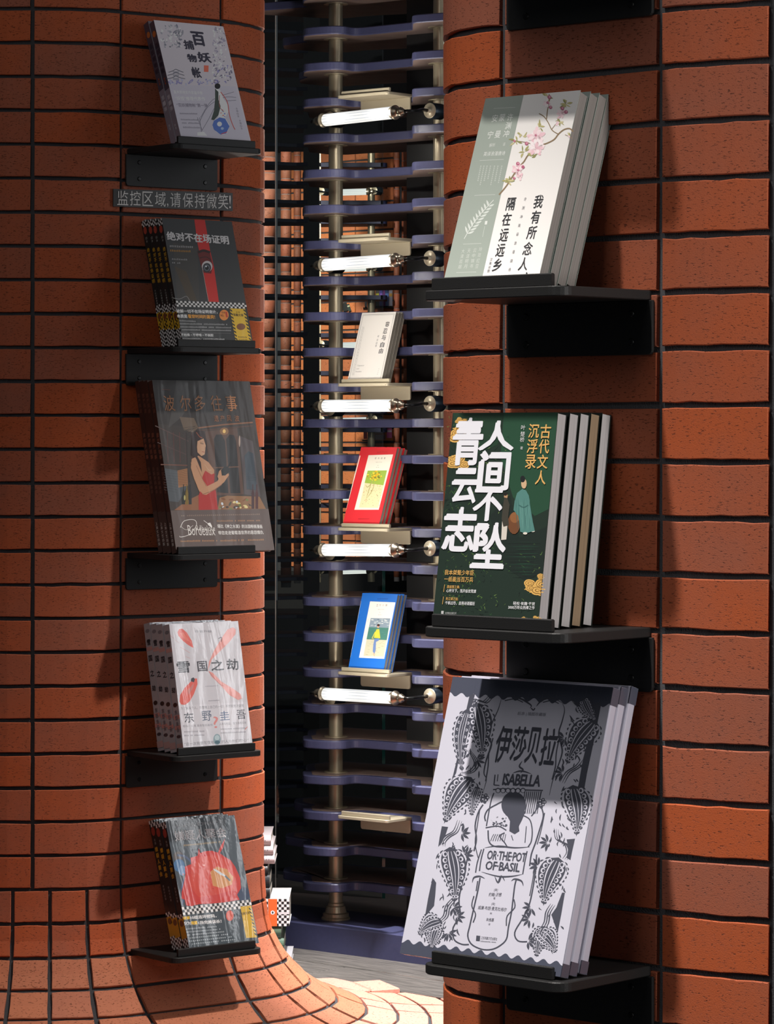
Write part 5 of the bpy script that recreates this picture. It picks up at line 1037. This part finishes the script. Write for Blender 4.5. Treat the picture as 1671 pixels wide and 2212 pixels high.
# ------------------------------------------------------------------ place the stacks
def prm(u0, v0, W, H, l, y): return (u0, v0, W, H, l, y)
pg = page_mat
stack(['front book of the four with a pink blossom cover, high on the right pillar', 'second of the four blossom books, right behind the front copy', 'third of the four blossom books, its grey page edge between its neighbours', 'rearmost of the four blossom books, nearest the brick wall'],
      'blossom poetry books', 'R', OR, YR, ZR[1], prm(-.0975, .1474, .1513, .2633, 19.6, 40.6), .0176, .0198, 4, plain('grey_green_cover', '8f9a92', .5), pg('8f8984'), front_R1)
stack(['front book of the five with dark green cover and big white brush lettering', 'second of the five dark green books, grey page edge right beside the front copy', 'third of the five dark green books, middle grey page edge', 'tan-edged book, fourth of the five dark green ones', 'rearmost of the five dark green books, next to the brick wall'],
      'dark green history books', 'R', OR, YR, ZR[2], prm(-.1142, .1474, .1701, .2700, 8.5, 41.7), .0185, .0226, 5, plain('dark_green_cover', '17241d', .45), pg('c0bcbc'), front_R2)
for o in list(SC.objects):                    # the fourth copy has yellowed, tan pages
    if o.get('label', '').startswith('tan-edged'):
        for c in o.children:
            if c.name.startswith('page_block'): c.data = c.data.copy(); c.data.materials[0] = pg('9c8468'); c['label'] = 'tan page edges'
big = stack(['front one of the three large pale grey books with black ornamental cover', 'middle one of the three large pale grey ornamental books', 'rearmost of the three large pale grey ornamental books, nearest the bricks'],
      'large ornamental boxed books', 'R', OR, YR, ZR[3], prm(-.1643, .1530, .2640, .3640, 16.4, 42.8), .0155, .0178, 3, film_mat('pale_lavender_case', 'c3c2d2', .5, .3), None, front_R3, box=True)
# dark scalloped ends carried round the right-hand side of each case
W_, T_, H_ = .2640, .0155, .3640 - .0155 * math.tan(R(16.4)); mf = film_mat('dark_case_end', '484c5c', .5, .3)
for z0_, z1_ in ((.0004, .0165), (H_ - .022, H_ - .0004)):
    mb = MB(); mb.box(W_ - .001, W_ + .0003, .0006, T_ - .0006, z0_, z1_); me = mb.mesh('end_band', mf)
    for o in [o for o in list(SC.objects) if o.get('group') == 'large ornamental boxed books']: link('end_band', me, o)
LW = [('L1', 'topmost stack on the left pillar'), ]
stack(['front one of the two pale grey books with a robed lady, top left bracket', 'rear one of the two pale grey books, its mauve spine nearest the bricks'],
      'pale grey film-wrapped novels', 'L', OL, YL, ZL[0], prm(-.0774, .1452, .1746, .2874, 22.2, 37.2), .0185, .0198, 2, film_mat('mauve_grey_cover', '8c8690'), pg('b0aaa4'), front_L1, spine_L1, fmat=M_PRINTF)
stack(['front one of the four black thrillers with a red stripe and an eye', 'second of the four black thrillers, spine right behind the front copy', 'third of the four black thrillers from the front', 'rearmost of the four black thrillers, leftmost spine below the sign'],
      'black thrillers with checkered bands', 'L', OL, YL, ZL[1], prm(-.0747, .1452, .1816, .2791, 15.8, 39.8), .0168, .0184, 4, film_mat('black_film_cover', '2a2a2a'), pg('a8a29a'), front_L2, spine_L2, fmat=M_PRINTG)
stack(['front one of the four tall brown books with a woman in a red dress', 'second of the four tall brown books, dark red spine behind the front copy', 'third of the four tall brown books from the front', 'rearmost of the four tall brown books, leftmost dark red spine'],
      'tall brown comic albums', 'L', OL, YL, ZL[2], prm(-.0969, .1530, .2480, .3690, 14.0, 38.1), .0145, .0162, 4, film_mat('brown_film_cover', '4a302a'), pg('9a8f84'), front_L3, spine_L3, fmat=M_PRINTG)
stack(['front one of the four white books with crossing red strokes', 'second of the four white books, spine right behind the front copy', 'third of the four white books from the front', 'rearmost of the four white books, leftmost white spine'],
      'white film-wrapped novels', 'L', OL, YL, ZL[3], prm(-.0747, .1485, .1777, .2708, 11.2, 39.6), .0215, .0238, 4, film_mat('white_film_cover', 'c4bfc4'), pg('c0bab4'), front_L4, spine_L4, fmat=M_PRINTF)
stack(['front one of the three slate grey books with a red blot and a knife', 'middle one of the three slate grey books with yellow-lettered black spines', 'rearmost of the three slate grey books, leftmost black spine on the lowest bracket'],
      'slate grey crime novels', 'L', OL, YL, ZL[4], prm(-.0596, .1480, .1776, .2800, 18.4, 39.3), .0195, .0215, 3, film_mat('slate_film_cover', '34393c'), pg('a8a29a'), front_L5, spine_L5, fmat=M_PRINTF)
zS = [2.1136 - i * .3531 for i in range(6)]
stack(['front one of the three pale grey books on the small metal bracket', 'middle one of the three pale grey books on the small metal bracket', 'rearmost of the three pale grey books on the small metal bracket'], 'pale grey essays', 'R', OS, YS, zS[2], prm(-.0604, .0730, .1103, .1833, 18.0, 40.6), .0115, .0123, 3, film_mat('grey_brown_cover', '77726a', .4, .3), pg('7a746a'), front_C1)
stack(['front one of the three red books with a white label and flower picture', 'middle one of the three red books on the small metal bracket', 'rearmost red book, slightly lower than the two in front'], 'red pocket novels', 'R', OS, YS, zS[3], prm(-.0764, .0730, .1168, .2095, 20.2, 40.3), .0112, .0125, 3, plain('red_cover', 'c4242c', .4), pg('8c867c'), front_C2, jig=[(.0, -.0, 0), (.003, -.003, 0)])
stack(['front one of the three blue books with a seated figure on a white label', 'middle one of the three blue books on the small metal bracket', 'rearmost of the three blue books on the small metal bracket'], 'blue pocket novels', 'R', OS, YS, zS[4], prm(-.0584, .0730, .1140, .1979, 16.3, 40.5), .0108, .0120, 3, film_mat('blue_cover', '1460b8', .35, .3), pg('8c8a86'), lambda A: front_C2(A, '1460b8', '五只小猪', True))
# ------------------------------------------------------------------ sign on the left pillar
aS0, zS0 = None, None
def on_left(x, y, off=.0035):
    lo = None
    for i in range(400):
        a = jl[1] + .02 - (jl[1] - jl[5]) * i / 400; p = PL.pos(a) + _nr(a) * off; px = CX + F * p.x / p.y
        if px >= x: lo = a; break
    p = PL.pos(lo) + _nr(lo) * off; return lo, ZC - (y - HY) * p.y / F
s0, za0 = on_left(243, 408); s1, zb0 = on_left(500, 417); _, za1 = on_left(243, 446); _, zb1 = on_left(500, 456)
def sgn(u, v, off):
    a = s0 + (s1 - s0) * u; p = PL.pos(a) + _nr(a) * off
    z = (za1 + (zb1 - za1) * u) * (1 - v) + (za0 + (zb0 - za0) * u) * v; return Vector((p.x, p.y, z))
root = thing('sign', 'narrow black sign strip with white lettering on the left pillar', 'sign', Matrix.Translation(sgn(.5, 0, .004))); O_ = sgn(.5, 0, .004)
mb = MB(); N_ = 12; vs = [sgn(i / N_, v, o) - O_ for o in (.001, .0045) for v in (0, 1) for i in range(N_ + 1)]; n1 = N_ + 1
fs = []
for i in range(N_):
    fs += [(2 * n1 + i, 2 * n1 + i + 1, 3 * n1 + i + 1, 3 * n1 + i), (i + 1, i, n1 + i, n1 + i + 1), (n1 + i + 1, n1 + i, 3 * n1 + i, 3 * n1 + i + 1), (i, i + 1, 2 * n1 + i + 1, 2 * n1 + i)]
fs += [(0, 2 * n1, 3 * n1, n1), (N_, n1 + N_, 3 * n1 + N_, 2 * n1 + N_)]
mb.add(vs, fs); obj('panel', mb, plain('sign_black', '2c2b2b', .5), root)
mb = MB(); tx = '监控区域,请保持微笑!'; xs = [.072, .174, .277, .382, .442, .508, .612, .713, .812, .912, .972]
for c, x in zip(tx, xs):
    v_, f_, a0, a1, b0, b1 = glyphs(c, 0, 1, 3); ww, hh, yy = (.088, .82, .5) if c not in ',!' else ((.012, .2, .18) if c == ',' else (.016, .72, .5))
    mb.add([sgn(x + ww * ((p[0] - a0) / (a1 - a0) - .5), yy + hh * ((p[1] - b0) / (b1 - b0) - .5), .0050) - O_ for p in v_], f_)
obj('lettering', mb, plain('sign_white', 'd8d4d0', .5), root)
# ------------------------------------------------------------------ pile of books on the floor behind the left pillar
def floor_book(name, label, y0, y1, xr, c, D=7.74, depth=.19, kind='plain', wd=.24):
    zt_, zb = zpx(y0, D), zpx(y1, D); h = zt_ - zb; x1 = (xr - CX) / F * D
    root = thing(name, label, 'book', Matrix.Translation((x1 - wd, D, zb)), 'books piled on the floor behind the left pillar')
    r = h * .48; prof = [(.0, zz) for zz in ()]
    mb = MB(); pts = [(depth, 0), (.01, 0)] + [(.004 - .006 * math.sin(math.pi * i / 6), h * i / 6) for i in range(7)] + [(.01, h), (depth, h), (depth, h - .0012), (.012, h - .0012), (.012, .0012), (depth, .0012)]
    Mx = Matrix(((0, 0, 1, 0), (1, 0, 0, 0), (0, 1, 0, 0), (0, 0, 0, 1)))
    mb.prism(pts, 0, wd, M=Mx); obj('cover', mb, plain(name + '_' + c, c, .3, coat=.6), root)
    mb = MB(); mb.box(.002, wd - .002, .012, depth - .002, .0013, h - .0013); obj('page_block', mb, pg('b8b0a4'), root)
    if kind == 'check':
        A = Art(wd, h); nx = int(wd / .0062); A.checker(0, 0, wd, h, nx, 10 if h > .04 else 4, 'dedcdc', '1a1a1c'); A.up(); A.rect(wd - .050, 0, wd - .029, h, 'd8622a'); A.up(); A.pu([(wd - .0395 + .005 * math.cos(i * .6), h * .5 + .005 * math.sin(i * .6)) for i in range(11)], 'e4e4e4'); A.up(); A.pu([(wd - .0395 + .0022 * math.cos(i * .6), h * .5 + .003 * math.sin(i * .6)) for i in range(11)], '3a3a3a')
        A.rect(wd - .027, h * .44, wd, h * .52, 'cfcdd0')
        o = A.build('cover_print', M_PRINT, root); o.location = (0, -.0022, 0)
    if kind == 'marks':
        A = Art(wd, h); q = random.Random(int(y0))
        for i in range(6): A.rect(wd - .045 + i * .006, h * .42, wd - .0425 + i * .006, h * .55, '6a6464')
        o = A.build('spine_print', M_PRINT, root); o.location = (0, -.0026, 0)
spec = [(2070.5, 2088.5, 629, 'b9b7ba', 'bottom white book of the floor pile, sticking out furthest right', 'plain'), (2054, 2070, 612, 'bdb9bc', 'small white book resting on the bottom book of the floor pile', 'plain'), (2027.5, 2053.5, 613, '4f6a58', 'lower one of the two green books in the floor pile', 'plain'), (2001, 2027, 607, '4a6150', 'upper one of the two green books in the floor pile', 'plain'),
        (1941.5, 2000.5, 624.5, 'dedcdc', 'thick checkered box set with an orange band in the floor pile', 'check'), (1917.5, 1940.5, 583, '1c2224', 'lowest of the three black books in the floor pile', 'plain'), (1891, 1917, 582, '1f2a2e', 'middle one of the three black books in the floor pile', 'plain'), (1870.5, 1890.5, 577.5, '1c2426', 'top one of the three black books in the floor pile', 'plain'),
        (1847, 1866.5, 593, 'c2b8ba', 'lowest of the three pinkish white books on top of the floor pile', 'marks'), (1826.5, 1846.5, 590, 'c4babc', 'middle one of the three pinkish white books on the floor pile', 'marks'), (1805.5, 1826, 585, 'c6bcbe', 'topmost pinkish white book of the floor pile', 'marks')]
for i, (y0, y1, xr, c, lb, kd) in enumerate(spec): floor_book('floor_book' if False else 'book', lb, y0, y1, xr, c, kind=kd)
# ------------------------------------------------------------------ books far behind
def far_book(label, x0, x1, y0, y1, D, c, dep=.15, rot=0, group='far books seen through the shelves', stripe=None):
    a, b_ = P3(x0, y1, D), P3(x1, y0, D); w_, h = b_.x - a.x, b_.z - a.z
    root = thing('book', label, 'book', Matrix.Translation(a) @ Matrix.Rotation(R(rot), 4, 'Y'), group)
    mb = MB(); mb.prism([(0, 0), (w_, 0), (w_, .001), (.001, .001), (.001, dep), (0, dep)], 0, h); mb.box(w_ - .001, w_, .001, dep, 0, h); obj('cover', mb, plain('far_cover_' + c, c, .4), root)
    mb = MB(); mb.box(.0012, w_ - .0012, .0012, dep - .002, .001, h - .001); obj('page_block', mb, pg('a89e90'), root)
    if stripe: mb = MB(); mb.box(.001, w_ - .001, -.0008, 0, h * .6, h * .8); obj('spine_patch', mb, plain('far_patch_' + stripe, stripe, .5), root)
D = 15.6
for x0, x1, c, st, lb in ((811, 818.5, '4a4440', 'd8d040', 'far dark book with a yellow patch, leftmost of the colourful row'), (819, 826, '4a48a0', '8a60d0', 'far indigo book in the colourful row'), (826.5, 831, '7a3a8a', None, 'far purple book in the colourful row'), (831.5, 839.5, '3f5c94', '5c8ad8', 'far blue book in the colourful row'), (840, 847.5, 'd8d8e8', 'e0b050', 'far white book with an orange patch, rightmost of the colourful row')):
    far_book(lb, x0, x1, 627, 661, D, c, stripe=st)
far_book('far white speckled narrow book left of the far pole', 787.5, 792, 643, 662.5, D, 'c8ccd0')
far_book('far black book leaning below the second tube lamp', 741, 752, 655, 673, 15.05, '101412', rot=-12); far_book('far dark green book with pale top leaning beside the black one', 753, 759, 657, 673, 15.05, '2c3a30', rot=-18, stripe='c8c8a8')
far_book('far red book left of the far pole above the red books', 785, 792.5, 925, 948, D, 'c82a22'); far_book('far mauve grey book right of the far pole above the red books', 809, 831, 924, 937, D, '8a7478'); far_book('far mauve grey book under its twin, above the red books', 806, 832, 938.5, 950, D, '8f7a7e'); far_book('far pink and white book above the red books', 835, 846, 925, 946, D, 'd860a0', stripe='f0e0ec')
mb = MB()
far_sh = MB(); Dk = D + .0
for x0, x1, y in ((808, 850, 662.5), (784, 795, 664), (803, 850, 951.5), (782, 796, 949.5)):
    a, b_ = P3(x0, y, D - .01), P3(x1, y, D - .01)
    mb = MB(); mb.box(0, b_.x - a.x, 0, .18, -.006, 0, ch=.0005); o = obj('wall_ledge', mb, M_BLACK, None); o.location = (a.x, a.y, a.z - .0006); tag(o, {662.5: 'thin dark ledge under the far colourful row of books', 664: 'thin dark ledge under the far speckled book', 951.5: 'thin dark ledge under the far mauve and pink books', 949.5: 'thin dark ledge under the far red book'}[y], 'ledge')
bpy.data.objects.remove(_to)
